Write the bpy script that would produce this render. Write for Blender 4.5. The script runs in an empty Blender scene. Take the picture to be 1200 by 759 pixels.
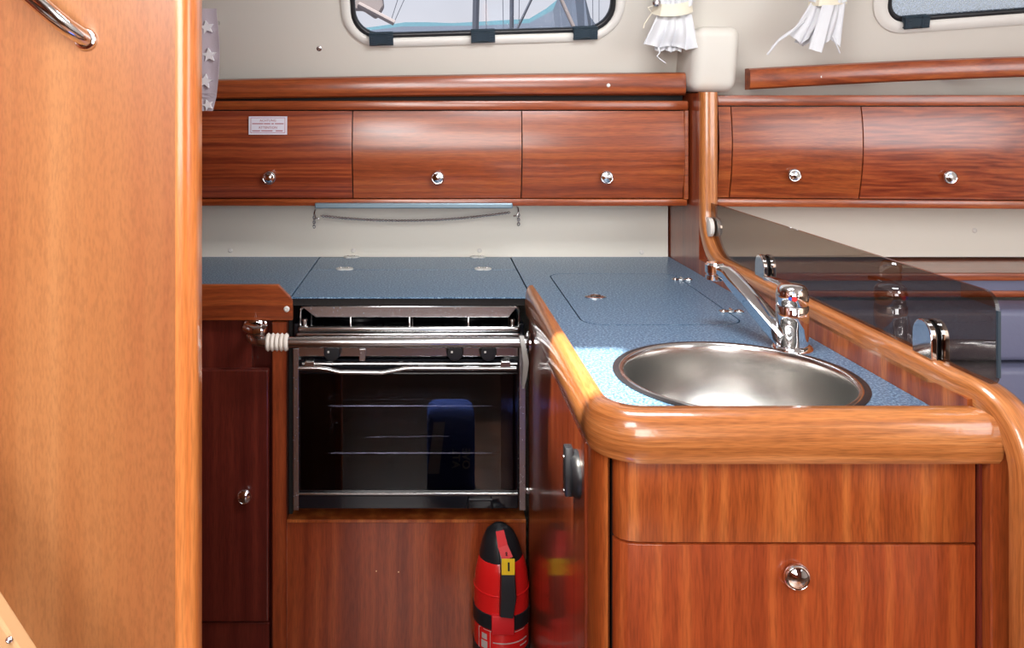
import bpy, bmesh, math, random
from mathutils import Vector, Matrix
random.seed(7)
C = bpy.context.scene.collection
S = bpy.context.scene
PI = math.pi
# ------------------------------------------------------------ camera
CZ = 1.32                     # eye height; looks straight along +Y, frame shifted like a cropped photograph
cam_d = bpy.data.cameras.new('camera'); cam = bpy.data.objects.new('camera', cam_d); C.objects.link(cam)
cam.location = (0, 0, CZ); cam.rotation_euler = (PI/2, 0, 0)
cam_d.sensor_width = 36; cam_d.lens = 30.0; cam_d.clip_start = 0.01; cam_d.clip_end = 2000
cam_d.shift_x = (600-504)/1200.0; cam_d.shift_y = (123-379.5)/1200.0
S.camera = cam
# ------------------------------------------------------------ world
w = bpy.data.worlds.new('sky'); S.world = w; w.use_nodes = True
nt = w.node_tree; nt.nodes.clear()
wo = nt.nodes.new('ShaderNodeOutputWorld'); bg = nt.nodes.new('ShaderNodeBackground')
tc = nt.nodes.new('ShaderNodeTexCoord'); sx = nt.nodes.new('ShaderNodeSeparateXYZ'); rp = nt.nodes.new('ShaderNodeValToRGB')
nt.links.new(tc.outputs['Generated'], sx.inputs[0]); nt.links.new(sx.outputs['Z'], rp.inputs['Fac'])
rp.color_ramp.elements[0].position = 0.0; rp.color_ramp.elements[0].color = (.62, .60, .62, 1)
rp.color_ramp.elements[1].position = 0.6; rp.color_ramp.elements[1].color = (.52, .62, .78, 1)
nz = nt.nodes.new('ShaderNodeTexNoise'); nz.inputs['Scale'].default_value = 5; nz.inputs['Detail'].default_value = 5
mxw = nt.nodes.new('ShaderNodeMix'); mxw.data_type = 'RGBA'; mxw.blend_type = 'MULTIPLY'; mxw.inputs[0].default_value = .35
nt.links.new(tc.outputs['Generated'], nz.inputs['Vector'])
nt.links.new(rp.outputs[0], mxw.inputs[6]); nt.links.new(nz.outputs['Fac'], mxw.inputs[7])
nt.links.new(mxw.outputs[2], bg.inputs['Color']); bg.inputs['Strength'].default_value = 1.25
nt.links.new(bg.outputs[0], wo.inputs[0])
# ------------------------------------------------------------ lights (daylight through the companionway and its hatch, plus added fill lamps)
def area(name, loc, target, sx_, sy_, power, col=(1, 1, 1)):
    l = bpy.data.lights.new(name, 'AREA'); l.shape = 'RECTANGLE'; l.size = sx_; l.size_y = sy_
    l.energy = power; l.color = col
    o = bpy.data.objects.new(name, l); C.objects.link(o); o.location = loc
    d = Vector(target)-Vector(loc); o.rotation_euler = d.to_track_quat('-Z', 'Y').to_euler()
    return o
area('companionway_daylight', (0.15, -1.35, 1.45), (0.15, 1.8, 0.95), 1.2, .8, 25, (1, .96, .92))
area('companionway_hatch_daylight', (-0.40, -0.1, 1.86), (-0.32, .98, 1.2), .7, .6, 17, (1, .97, .95))
area('galley_fill_light', (0.35, 1.30, 1.86), (.35, 1.62, 0.6), .5, .42, 13, (.97, .98, 1))  # added fill lamp over the worktop, no hatch opening above it
area('saloon_fill_light', (1.95, 0.2, 1.5), (1.25, 2.36, 1.0), 1.3, .9, 18, (.95, .97, 1))  # added fill lamp to brighten the cream saloon panel, no window there
sn = bpy.data.lights.new('sun', 'SUN'); sn.energy = 18; sn.angle = .03; sn.color = (1, .93, .80)
so_ = bpy.data.objects.new('sun', sn); C.objects.link(so_); so_.location = (-1, -1, 4)
so_.rotation_euler = Vector((.25, .35, -1)).to_track_quat('-Z', 'Y').to_euler()
vs = S.view_settings
S.display_settings.display_device = 'sRGB'
vs.view_transform = 'Standard'; vs.look = 'None'; vs.exposure = 0.35; vs.gamma = 1.0; vs.use_curve_mapping = False

# ------------------------------------------------------------ pixel helper: point at depth Y under a photograph pixel
def at(px, py, Y): return Vector(((px-504)*Y/1000.0, Y, CZ-(py-123)*Y/1000.0))
def srgb(r, g, b):
    f = lambda c: (c/255/12.92) if c <= 10 else ((c/255+.055)/1.055)**2.4
    return (f(r), f(g), f(b), 1)
# ------------------------------------------------------------ materials
def newmat(name):
    m = bpy.data.materials.new(name); m.use_nodes = True
    return m, m.node_tree, m.node_tree.nodes['Principled BSDF']
def simple(name, col, rough=.5, metal=0., coat=0., spec=.5, bump=0., bscale=200, sheen=0.):
    m, t, p = newmat(name)
    p.inputs['Base Color'].default_value = col; p.inputs['Roughness'].default_value = rough
    p.inputs['Metallic'].default_value = metal; p.inputs['Coat Weight'].default_value = coat
    p.inputs['Coat Roughness'].default_value = .06; p.inputs['Specular IOR Level'].default_value = spec
    p.inputs['Sheen Weight'].default_value = sheen
    n = t.nodes.new('ShaderNodeTexNoise'); c = t.nodes.new('ShaderNodeTexCoord')
    n.inputs['Scale'].default_value = bscale; n.inputs['Detail'].default_value = 3
    t.links.new(c.outputs['Object'], n.inputs['Vector'])
    mr = t.nodes.new('ShaderNodeMapRange'); mr.inputs[3].default_value = max(0, rough*.85); mr.inputs[4].default_value = min(1, rough*1.15)
    t.links.new(n.outputs['Fac'], mr.inputs[0]); t.links.new(mr.outputs[0], p.inputs['Roughness'])
    if bump:
        b = t.nodes.new('ShaderNodeBump'); b.inputs['Strength'].default_value = bump; b.inputs['Distance'].default_value = .002
        t.links.new(n.outputs['Fac'], b.inputs['Height']); t.links.new(b.outputs[0], p.inputs['Normal'])
    return m
def wood(name, dark, mid, light, axis='X', band=26, along=.9, rough=.3, coat=.6, coatr=.1, pores=.35, wav=.012, bump=.12, uv=False, detail=2, pa=30, pc=420):
    m, t, p = newmat(name); N = t.nodes; L = t.links
    tcn = N.new('ShaderNodeTexCoord'); oi = N.new('ShaderNodeObjectInfo')
    mul = N.new('ShaderNodeMath'); mul.operation = 'MULTIPLY'; mul.inputs[1].default_value = 7.3
    L.new(oi.outputs['Random'], mul.inputs[0])
    add = N.new('ShaderNodeVectorMath'); add.operation = 'ADD'
    L.new(tcn.outputs['UV' if uv else 'Object'], add.inputs[0]); L.new(mul.outputs[0], add.inputs[1])
    # slow wave of the figure
    wn = N.new('ShaderNodeTexNoise'); wn.inputs['Scale'].default_value = 4.5; wn.inputs['Detail'].default_value = 1
    L.new(add.outputs[0], wn.inputs['Vector'])
    sc = N.new('ShaderNodeVectorMath'); sc.operation = 'SCALE'; sc.inputs['Scale'].default_value = wav*4
    L.new(wn.outputs['Color'], sc.inputs[0])
    ad2 = N.new('ShaderNodeVectorMath'); ad2.operation = 'ADD'
    L.new(add.outputs[0], ad2.inputs[0]); L.new(sc.outputs[0], ad2.inputs[1])
    def mapped(a, c):
        mp = N.new('ShaderNodeMapping'); L.new(ad2.outputs[0], mp.inputs['Vector'])
        mp.inputs['Scale'].default_value = tuple(a if k == axis else c for k in 'XYZ'); return mp
    a1 = mapped(along, band); n1 = N.new('ShaderNodeTexNoise'); n1.inputs['Scale'].default_value = 1; n1.inputs['Detail'].default_value = detail
    L.new(a1.outputs[0], n1.inputs['Vector'])
    cr = N.new('ShaderNodeValToRGB'); e = cr.color_ramp.elements
    e[0].position = .30; e[0].color = dark; e[1].position = .70; e[1].color = light
    k = e.new(.5); k.color = mid
    L.new(n1.outputs['Fac'], cr.inputs['Fac'])
    a2 = mapped(pa, pc); n2 = N.new('ShaderNodeTexNoise'); n2.inputs['Scale'].default_value = 1; n2.inputs['Detail'].default_value = 2
    L.new(a2.outputs[0], n2.inputs['Vector'])
    r2 = N.new('ShaderNodeMapRange'); r2.inputs[1].default_value = .3; r2.inputs[2].default_value = .6; r2.inputs[3].default_value = 1-pores; r2.inputs[4].default_value = 1.06
    L.new(n2.outputs['Fac'], r2.inputs[0])
    mx = N.new('ShaderNodeMix'); mx.data_type = 'RGBA'; mx.blend_type = 'MULTIPLY'; mx.inputs[0].default_value = 1
    L.new(cr.outputs[0], mx.inputs[6]); L.new(r2.outputs[0], mx.inputs[7]); L.new(mx.outputs[2], p.inputs['Base Color'])
    p.inputs['Roughness'].default_value = rough; p.inputs['Coat Weight'].default_value = coat; p.inputs['Coat Roughness'].default_value = coatr
    b = N.new('ShaderNodeBump'); b.inputs['Strength'].default_value = bump; b.inputs['Distance'].default_value = .0006
    L.new(n2.outputs['Fac'], b.inputs['Height']); L.new(b.outputs[0], p.inputs['Normal'])
    # lacquer with a faint orange peel
    n3 = N.new('ShaderNodeTexNoise'); n3.inputs['Scale'].default_value = 160; L.new(add.outputs[0], n3.inputs['Vector'])
    b3 = N.new('ShaderNodeBump'); b3.inputs['Strength'].default_value = .10; b3.inputs['Distance'].default_value = .0008
    L.new(n3.outputs['Fac'], b3.inputs['Height']); L.new(b3.outputs[0], p.inputs['Coat Normal'])
    return m
RD, RM, RL = srgb(104, 38, 20), srgb(150, 62, 32), srgb(186, 88, 46)
M = {}
M['lock'] = wood('mahogany_lengthwise', srgb(116, 50, 24), srgb(146, 68, 32), srgb(164, 86, 42), 'X', 84, .35, .3, .5, .16, .25, .004)
M['lock_y'] = M['lock']
M['ribbon'] = wood('mahogany_ribbon_stripe', srgb(114, 44, 22), srgb(142, 62, 32), srgb(162, 80, 42), 'X', 150, .45, .3, .7, .16, .2, .003, detail=.5)
M['cab'] = wood('mahogany_upright', srgb(116, 46, 22), srgb(138, 60, 30), srgb(156, 76, 40), 'Z', 46, .8, .3, .6, .1, .25, .004)
M['front'] = wood('mahogany_warm_upright', srgb(138, 62, 26), srgb(160, 78, 34), srgb(190, 108, 52), 'Z', 40, .7, .3, .5, .12, .3, .006, detail=1.5)
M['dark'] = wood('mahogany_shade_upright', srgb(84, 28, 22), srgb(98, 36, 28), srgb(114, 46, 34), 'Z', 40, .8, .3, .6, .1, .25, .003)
M['door2'] = wood('mahogany_even_upright', srgb(138, 58, 26), srgb(154, 68, 31), srgb(170, 84, 40), 'Z', 60, .6, .3, .5, .12, .25, .004, detail=1.5)
rc = (srgb(158, 92, 46), srgb(180, 110, 58), srgb(196, 128, 74))
M['rail_u'] = wood('teak_rail_following_curve', *rc, 'X', 150, 3, .28, .8, .08, .30, .001, uv=True, pa=40, pc=700)
M['rail_x'] = M['rail_u']; M['rail_y'] = M['rail_u']
M['bulk'] = wood('pale_mahogany_upright', srgb(166, 100, 58), srgb(178, 115, 67), srgb(190, 130, 80), 'Z', 22, .4, .36, .5, .30, .13, .003, pa=90, pc=380)
M['bulk_edge'] = wood('pale_mahogany_edge', srgb(186, 98, 46), srgb(208, 120, 58), srgb(220, 138, 74), 'Z', 60, 1, .3, .6, .12, .2, .002)
M['raw'] = simple('sanded_birch', srgb(214, 168, 120), .5, bump=.2, bscale=90)
M['chrome'] = simple('polished_chrome', (.82, .83, .86, 1), .06, 1)
M['steel'] = simple('stainless_steel', (.66, .66, .66, 1), .2, 1)
M['steel_r'] = simple('worn_stainless_steel', (.64, .62, .63, 1), .26, 1)
M['black'] = simple('black_plastic', (.012, .013, .016, 1), .35)
M['gap'] = simple('dark_joint_and_shade', (.008, .006, .006, 1), .8)
M['enamel'] = simple('black_enamel', (.006, .007, .01, 1), .12, coat=.5)
M['liner'] = simple('cream_gelcoat_liner', srgb(214, 209, 200), .42, bump=.05, bscale=60)
M['cream'] = simple('cream_laminate_panel', srgb(232, 228, 216), .38)
M['white'] = simple('white_plastic', srgb(225, 222, 216), .4)
M['gray'] = simple('grey_cast_hinge', srgb(205, 205, 200), .4, .15, bump=.3, bscale=300)
M['strip'] = simple('blue_grey_metal', srgb(118, 138, 150), .35, .5)
M['blueplast'] = simple('slate_blue_plastic', srgb(40, 56, 68), .4)
M['cloth'] = simple('white_curtain_cloth', srgb(214, 215, 219), .9, bump=.3, bscale=500, sheen=.2)
M['tie'] = simple('cream_tie_band', srgb(228, 220, 200), .85, bump=.3, bscale=400)
M['starcloth'] = simple('grey_mauve_cloth', srgb(176, 164, 172), .9, bump=.3, bscale=500, sheen=.2)
M['star'] = simple('white_star_print', srgb(238, 236, 240), .9)
M['vinyl'] = simple('lavender_grey_vinyl', srgb(104, 106, 130), .38, bump=.3, bscale=70)
M['red'] = simple('red_enamel', srgb(214, 30, 30), .22, coat=.6)
M['redp'] = simple('red_plastic', srgb(206, 30, 36), .55)
M['yellow'] = simple('yellow_tag', srgb(238, 196, 40), .45)
M['rope'] = simple('white_cord', srgb(232, 224, 214), .85, bump=.5, bscale=700)
M['soleboard'] = wood('cabin_sole', srgb(60, 34, 20), srgb(80, 46, 26), srgb(104, 62, 34), 'Y', 12, 1, .35, .3)
M['print'] = simple('printed_red', srgb(170, 70, 84), .6)
M['sticker'] = simple('sticker_pale', srgb(222, 220, 232), .5)
M['blue_standin_and_mark'] = simple('stand_in_bag_and_cold_mark_blue', srgb(52, 84, 180), .85, bump=.3, bscale=300)
M['water'] = simple('pale_sea', srgb(104, 112, 126), .3)
M['ridge'] = simple('distant_teal_hill', srgb(44, 76, 90), 1)
M['hill'] = simple('slate_hill', srgb(50, 58, 74), 1)
M['mastm'] = simple('grey_mast_metal', srgb(56, 60, 72), .4)
M['sailm'] = simple('furled_sail_cloth', srgb(116, 108, 110), .8)
# speckled blue laminate
def speckle():
    m, t, p = newmat('blue_speckled_laminate'); N = t.nodes; L = t.links
    c = N.new('ShaderNodeTexCoord')
    n = N.new('ShaderNodeTexNoise'); n.inputs['Scale'].default_value = 250; n.inputs['Detail'].default_value = 2; n.inputs['Roughness'].default_value = .7
    L.new(c.outputs['Object'], n.inputs['Vector'])
    r = N.new('ShaderNodeValToRGB'); e = r.color_ramp.elements
    e[0].position = .34; e[0].color = srgb(38, 66, 92); e[1].position = .68; e[1].color = srgb(152, 178, 198)
    k = e.new(.5); k.color = srgb(78, 112, 142)
    L.new(n.outputs['Fac'], r.inputs['Fac']); L.new(r.outputs[0], p.inputs['Base Color'])
    p.inputs['Roughness'].default_value = .34; p.inputs['Specular IOR Level'].default_value = .5
    b = N.new('ShaderNodeBump'); b.inputs['Strength'].default_value = .15; b.inputs['Distance'].default_value = .0005
    L.new(n.outputs['Fac'], b.inputs['Height']); L.new(b.outputs[0], p.inputs['Normal'])
    return m
M['blue'] = speckle()
# brushed sink steel
def brushed():
    m, t, p = newmat('brushed_sink_steel'); N = t.nodes; L = t.links
    p.inputs['Metallic'].default_value = 1; p.inputs['Base Color'].default_value = (.74, .73, .71, 1)
    c = N.new('ShaderNodeTexCoord'); mp = N.new('ShaderNodeMapping'); mp.inputs['Scale'].default_value = (30, 30, 600)
    n = N.new('ShaderNodeTexNoise'); n.inputs['Scale'].default_value = 1
    L.new(c.outputs['Object'], mp.inputs['Vector']); L.new(mp.outputs[0], n.inputs['Vector'])
    mr = N.new('ShaderNodeMapRange'); mr.inputs[3].default_value = .205; mr.inputs[4].default_value = .215
    L.new(n.outputs['Fac'], mr.inputs[0]); L.new(mr.outputs[0], p.inputs['Roughness'])
    p.inputs['Anisotropic'].default_value = .5
    return m
M['sink'] = brushed()
def tinted(name, tint, ior=1.5, refl=1.0):
    m = bpy.data.materials.new(name); m.use_nodes = True; t = m.node_tree; t.nodes.clear(); N = t.nodes; L = t.links
    o = N.new('ShaderNodeOutputMaterial'); tr = N.new('ShaderNodeBsdfTransparent'); tr.inputs[0].default_value = tint
    g = N.new('ShaderNodeBsdfGlossy'); g.inputs['Roughness'].default_value = .01; g.inputs['Color'].default_value = (refl, refl, refl, 1)
    f = N.new('ShaderNodeFresnel'); f.inputs['IOR'].default_value = ior; mx = N.new('ShaderNodeMixShader')
    ge = N.new('ShaderNodeNewGeometry'); iv = N.new('ShaderNodeMath'); iv.operation = 'SUBTRACT'; iv.inputs[0].default_value = 1
    ml = N.new('ShaderNodeMath'); ml.operation = 'MULTIPLY'; L.new(ge.outputs['Backfacing'], iv.inputs[1])
    L.new(f.outputs[0], ml.inputs[0]); L.new(iv.outputs[0], ml.inputs[1])
    L.new(ml.outputs[0], mx.inputs[0]); L.new(tr.outputs[0], mx.inputs[1]); L.new(g.outputs[0], mx.inputs[2]); L.new(mx.outputs[0], o.inputs[0])
    return m
M['smoke'] = tinted('smoked_acrylic', (.52, .44, .38, 1), 1.5)
M['oven_glass'] = tinted('dark_oven_glass', (.42, .42, .46, 1), 1.5)
M['pane'] = tinted('clear_window_acrylic', (.93, .94, .96, 1), 1.35)
def droplets():
    m = bpy.data.materials.new('salt_speckled_acrylic'); m.use_nodes = True; t = m.node_tree; t.nodes.clear(); N = t.nodes; L = t.links
    o = N.new('ShaderNodeOutputMaterial'); tr = N.new('ShaderNodeBsdfTransparent'); tr.inputs[0].default_value = (.80, .84, .88, 1)
    d = N.new('ShaderNodeBsdfTranslucent'); d.inputs[0].default_value = (.9, .9, .88, 1)
    c = N.new('ShaderNodeTexCoord'); n = N.new('ShaderNodeTexNoise'); n.inputs['Scale'].default_value = 170; n.inputs['Detail'].default_value = 3
    L.new(c.outputs['Object'], n.inputs['Vector'])
    r = N.new('ShaderNodeMapRange'); r.inputs[1].default_value = .48; r.inputs[2].default_value = .6
    L.new(n.outputs['Fac'], r.inputs[0]); mx = N.new('ShaderNodeMixShader')
    L.new(r.outputs[0], mx.inputs[0]); L.new(tr.outputs[0], mx.inputs[1]); L.new(d.outputs[0], mx.inputs[2]); L.new(mx.outputs[0], o.inputs[0])
    return m
M['salt'] = droplets()

# ------------------------------------------------------------ mesh helpers
def loft(R, closed_prof=True):
    '''skin the rings of points with faces; UV u runs along the length in metres, v round the section'''
    b = bmesh.new(); uvl = b.loops.layers.uv.new('UVMap'); rv = [[b.verts.new(p) for p in r] for r in R]; m = len(R[0])
    U = [0]
    for i in range(1, len(R)): U.append(U[-1]+sum(((Vector(R[i][j])-Vector(R[i-1][j])).length for j in range(m)))/m)
    Vv = [0]
    for j in range(1, m+1): Vv.append(Vv[-1]+(Vector(R[0][j % m])-Vector(R[0][j-1])).length)
    for i in range(len(R)-1):
        for j in range(m):
            f = b.faces.new((rv[i][j], rv[i][(j+1) % m], rv[i+1][(j+1) % m], rv[i+1][j]))
            for lp, (u, v) in zip(f.loops, ((U[i], Vv[j]), (U[i], Vv[j+1]), (U[i+1], Vv[j+1]), (U[i+1], Vv[j]))): lp[uvl].uv = (u, v)
    for rr in (rv[0][::-1], rv[-1]):
        f = b.faces.new(rr); 
        for lp in f.loops: lp[uvl].uv = (lp.vert.co.x*.1, lp.vert.co.z)
    return b
def obj(name, bm, mat, parent=None, smooth=False, angle=35):
    me = bpy.data.meshes.new(name)
    bmesh.ops.recalc_face_normals(bm, faces=bm.faces[:])
    bm.to_mesh(me); bm.free()
    if smooth:
        for p in me.polygons: p.use_smooth = True
        try: me.set_sharp_from_angle(angle=math.radians(angle))
        except Exception: pass
    me.materials.append(M[mat] if isinstance(mat, str) else mat)
    o = bpy.data.objects.new(name, me); C.objects.link(o)
    if parent is not None:
        o.parent = parent
        off = Vector(parent.location) if parent.parent is None else Vector((0, 0, 0))
        if parent.parent is None and off.length > 0:
            for v in me.vertices: v.co -= off
        elif parent.parent is not None:
            off = Vector(parent.parent.location)
            for v in me.vertices: v.co -= off
    return o
def thing(name, label, cat, loc=(0, 0, 0), group=None):
    o = bpy.data.objects.new(name, None); C.objects.link(o); o.location = loc
    o['label'] = label; o['category'] = cat; o.empty_display_size = .05
    if group: o['group'] = group
    return o
def tag(o, label, cat, group=None):
    o['label'] = label; o['category'] = cat
    if group: o['group'] = group
    return o
def struct(o, label=None):
    o['kind'] = 'structure'
    if label: o['label'] = label
    return o
def sempty(name, label=None):
    o = bpy.data.objects.new(name, None); C.objects.link(o); return struct(o, label)
def new(): return bmesh.new()
def bevel(bm, w, seg=2, edges=None):
    bmesh.ops.bevel(bm, geom=(edges if edges is not None else bm.edges[:]), offset=w, segments=seg, profile=.5, affect='EDGES', clamp_overlap=True)
    return bm
def box(x0, x1, y0, y1, z0, z1, bv=0, seg=2, bm=None):
    b = new(); bmesh.ops.create_cube(b, size=1)
    for v in b.verts: v.co = Vector(((x0+x1)/2+v.co.x*(x1-x0), (y0+y1)/2+v.co.y*(y1-y0), (z0+z1)/2+v.co.z*(z1-z0)))
    if bv: bevel(b, bv, seg)
    return merge(bm, b)
def merge(dst, src):
    if dst is None: return src
    me = bpy.data.meshes.new('tmp'); src.to_mesh(me); src.free(); dst.from_mesh(me); bpy.data.meshes.remove(me); return dst
def prism(pts, d, bm=None, bv=0):
    """planar polygon (list of Vectors) extruded by vector d"""
    b = new(); vs_ = [b.verts.new(p) for p in pts]; f = b.faces.new(vs_)
    r = bmesh.ops.extrude_face_region(b, geom=[f]); 
    for v in r['geom']:
        if isinstance(v, bmesh.types.BMVert): v.co += Vector(d)
    bmesh.ops.recalc_face_normals(b, faces=b.faces[:])
    if bv: bevel(b, bv, 2)
    return merge(bm, b)
def holed(outer, holes, d, bm=None):
    b = new(); es = []
    for lp in [outer]+holes:
        vv = [b.verts.new(p) for p in lp]
        es += [b.edges.new((vv[i], vv[(i+1) % len(vv)])) for i in range(len(vv))]
    bmesh.ops.triangle_fill(b, use_beauty=True, edges=es)
    r = bmesh.ops.extrude_face_region(b, geom=b.faces[:])
    for v in r['geom']:
        if isinstance(v, bmesh.types.BMVert): v.co += Vector(d)
    return merge(bm, b)
def sweep(path, prof, ups=None, closed=False, cap=True, bm=None, width=None):
    """prof: list of (a,b): a along side vector, b along up vector. ups: up vector(s)"""
    b = new(); n = len(path); rings = []
    path = [Vector(p) for p in path]
    up0 = Vector((0, 0, 1)); prevu = None
    for i in range(n):
        if closed: t = (path[(i+1) % n]-path[i-1]).normalized()
        else: t = (path[min(i+1, n-1)]-path[max(i-1, 0)]).normalized()
        if ups == 'auto':
            if prevu is None:
                u = Vector((0, 0, 1)) if abs(t.z) < .9 else Vector((1, 0, 0))
            else: u = prevu
        else: u = Vector(ups[i]) if isinstance(ups, list) else (Vector(ups) if ups is not None else up0)
        s = t.cross(u).normalized(); u = s.cross(t).normalized(); prevu = u
        k = width[i] if width else 1
        rings.append([b.verts.new(path[i]+s*(a*k)+u*(c*k)) for a, c in prof])
    m = len(prof)
    rng = range(n) if closed else range(n-1)
    for i in rng:
        r0, r1 = rings[i], rings[(i+1) % n]
        for j in range(m): b.faces.new((r0[j], r0[(j+1) % m], r1[(j+1) % m], r1[j]))
    if cap and not closed:
        b.faces.new(rings[0][::-1]); b.faces.new(rings[-1])
    return merge(bm, b)
def circ(r, n=14): return [(r*math.cos(2*PI*k/n), r*math.sin(2*PI*k/n)) for k in range(n)]
def tube(path, r, n=14, bm=None, closed=False): return sweep(path, circ(r, n), 'auto', closed, True, bm)
def lathe(prof, center, axis='Z', n=40, bm=None):
    """prof: (r, h) list; h runs along the axis direction (a vector or letter)"""
    ax = {'X': Vector((1, 0, 0)), '-X': Vector((-1, 0, 0)), '-Y': Vector((0, -1, 0)), 'Z': Vector((0, 0, 1)), 'Y': Vector((0, 1, 0))}.get(axis) if isinstance(axis, str) else Vector(axis).normalized()
    q = Vector((0, 0, 1)).rotation_difference(ax).to_matrix(); c = Vector(center)
    b = new(); rings = []
    for r, h in prof:
        if r < 1e-6: rings.append([b.verts.new(c+q@Vector((0, 0, h)))])
        else: rings.append([b.verts.new(c+q@Vector((r*math.cos(2*PI*k/n), r*math.sin(2*PI*k/n), h))) for k in range(n)])
    for a, d in zip(rings, rings[1:]):
        for k in range(n):
            k2 = (k+1) % n
            if len(a) == 1 and len(d) == 1: continue
            if len(a) == 1: b.faces.new((a[0], d[k], d[k2]))
            elif len(d) == 1: b.faces.new((a[k], d[0], a[k2]))
            else: b.faces.new((a[k], d[k], d[k2], a[k2]))
    return merge(bm, b)
def rrect(x0, x1, y0, y1, r, n=6):
    """2d rounded rectangle, counter-clockwise"""
    if not isinstance(r, (list, tuple)): r = [r]*4
    out = []
    for (cx, cy, a0, q) in ((x1, y1, 0, r[0]), (x0, y1, 90, r[1]), (x0, y0, 180, r[2]), (x1, y0, 270, r[3])):
        sx_ = -1 if cx == x1 else 1; sy_ = -1 if cy == y1 else 1
        for k in range(n+1):
            a = math.radians(a0+90*k/n); out.append((cx+sx_*q+q*math.cos(a), cy+sy_*q+q*math.sin(a)))
    return out
def arc(cx, cy, r, a0, a1, n=8): return [(cx+r*math.cos(math.radians(a0+(a1-a0)*k/n)), cy+r*math.sin(math.radians(a0+(a1-a0)*k/n))) for k in range(n+1)]
def copy_part(o, parent):
    c = o.copy(); C.objects.link(c); c.parent = parent; return c
def text_mesh(s, size, name, mat, parent, mtx, depth=.0003):
    cu = bpy.data.curves.new(name, 'FONT'); cu.body = s; cu.size = size; cu.extrude = depth; cu.align_x = 'CENTER'; cu.align_y = 'CENTER'; cu.resolution_u = 3; cu.offset = size*.03
    t = bpy.data.objects.new('tmp', cu); C.objects.link(t)
    dg = bpy.context.evaluated_depsgraph_get(); me = bpy.data.meshes.new_from_object(t.evaluated_get(dg))
    bpy.data.objects.remove(t); bm = new(); bm.from_mesh(me); bpy.data.meshes.remove(me)
    for v in bm.verts: v.co = mtx @ v.co
    return obj(name, bm, mat, parent)
FACE = Matrix(((1, 0, 0), (0, 0, -1), (0, 1, 0)))     # text plane XY -> world XZ facing -Y
def knob(center, parent, r=.016, name='knob'):
    prof = [(r*.6, 0), (r*.6, .003), (r*.94, .005), (r*1.0, .0075), (r*.97, .010), (r*.86, .0118), (r*.80, .0112), (r*.70, .0118), (r*.45, .0145), (0, .0155)]
    return obj(name, lathe(prof, center, '-Y', 28), 'chrome', parent, True, 50)
def screw(center, parent, r=.006, mat='white', axis='-Y'):
    return obj('screw', lathe([(r, 0), (r, .001), (r*.75, .0025), (r*.4, .003), (r*.35, .0018), (0, .0018)], center, axis, 16), mat, parent, True, 40)

# ============================================================ SETTING
struct(obj('floor', box(-1.1, 2.3, -1.6, 2.6, -.04, 0), 'soleboard'), 'varnished wooden cabin sole')
# ceiling with hatch openings; the narrow slot is added to shape the sun patch
def hz(x0, x1, y0, y1, z): return [Vector((x0, y0, z)), Vector((x1, y0, z)), Vector((x1, y1, z)), Vector((x0, y1, z))]
struct(obj('ceiling', holed(hz(-1.1, 2.3, -1.6, 2.4, 1.88), [hz(-.47, .5, -.5, .3, 1.88), hz(-.09, .085, .81, 1.13, 1.88), hz(1.45, 2.0, .85, 1.38, 1.88)], (0, 0, .04)), 'liner'))
struct(obj('wall_left', box(-1.14, -1.1, -1.6, 2.6, 0, 1.9), 'cab'))
struct(obj('wall_right', box(2.3, 2.34, -1.6, 2.6, 0, 1.9), 'liner'))
def vt(x0, x1, z0, z1, y): return [Vector((x0, y, z0)), Vector((x1, y, z0)), Vector((x1, y, z1)), Vector((x0, y, z1))]
struct(obj('wall_rear', holed(vt(-1.1, 2.3, 0, 1.88, -1.6), [vt(-.5, .8, 1.0, 1.86, -1.6)], (0, -.04, 0)), 'cab'))
struct(obj('wall_back', box(-1.1, 2.3, 2.42, 2.46, 0, 1.36), 'cream'))
# coachroof side: sloping liner with window openings
def LY(z): return 2.30-.35*(z-1.33)
def lin(px, py, off=0):
    k = (123-py)/1000.0            # z = CZ + k Y ; Y = 2.30-.35(z-1.33)
    Y = (2.30+.35*(1.33-CZ))/(1+.35*k); z = CZ+k*Y
    n = Vector((0, -1, -.35)).normalized()
    return Vector(((px-504)*Y/1000.0, Y, z))+n*off
u_s = Vector((0, -.35, 1)).normalized(); n_s = Vector((0, -1, -.35)).normalized()
def window_frame(anchor_px, slope, w_, h_, rad):
    """returns function mapping local 2-d to the liner plane, origin at lower-left of the outer frame"""
    o = lin(*anchor_px); ux = (Vector((1, 0, 0))+u_s*slope).normalized(); uz = ux.cross(n_s).normalized()
    if uz.z < 0: uz = -uz
    return lambda a, b, off=0: o+ux*a+uz*b+n_s*off
W1 = window_frame((403, 56), .030, 0, 0, 0); W2 = window_frame((1019, 41), .075, 0, 0, 0)
w1s = (0, .735, 0, .245); w2s = (0, .80, 0, .25)
outer = [Vector((-1.1, LY(1.335), 1.335)), Vector((2.3, LY(1.335), 1.335)), Vector((2.3, LY(1.9), 1.9)), Vector((-1.1, LY(1.9), 1.9))]
h1 = [W1(a, b) for a, b in rrect(.024, .711, .024, .221, .078, 8)]
h2 = [W2(a, b) for a, b in rrect(.036, .78, .030, .22, .055, 8)]
struct(obj('wall_coachroof', holed(outer, [h1, h2], -n_s*.03), 'liner'), 'cream moulded coachroof liner')
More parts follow.
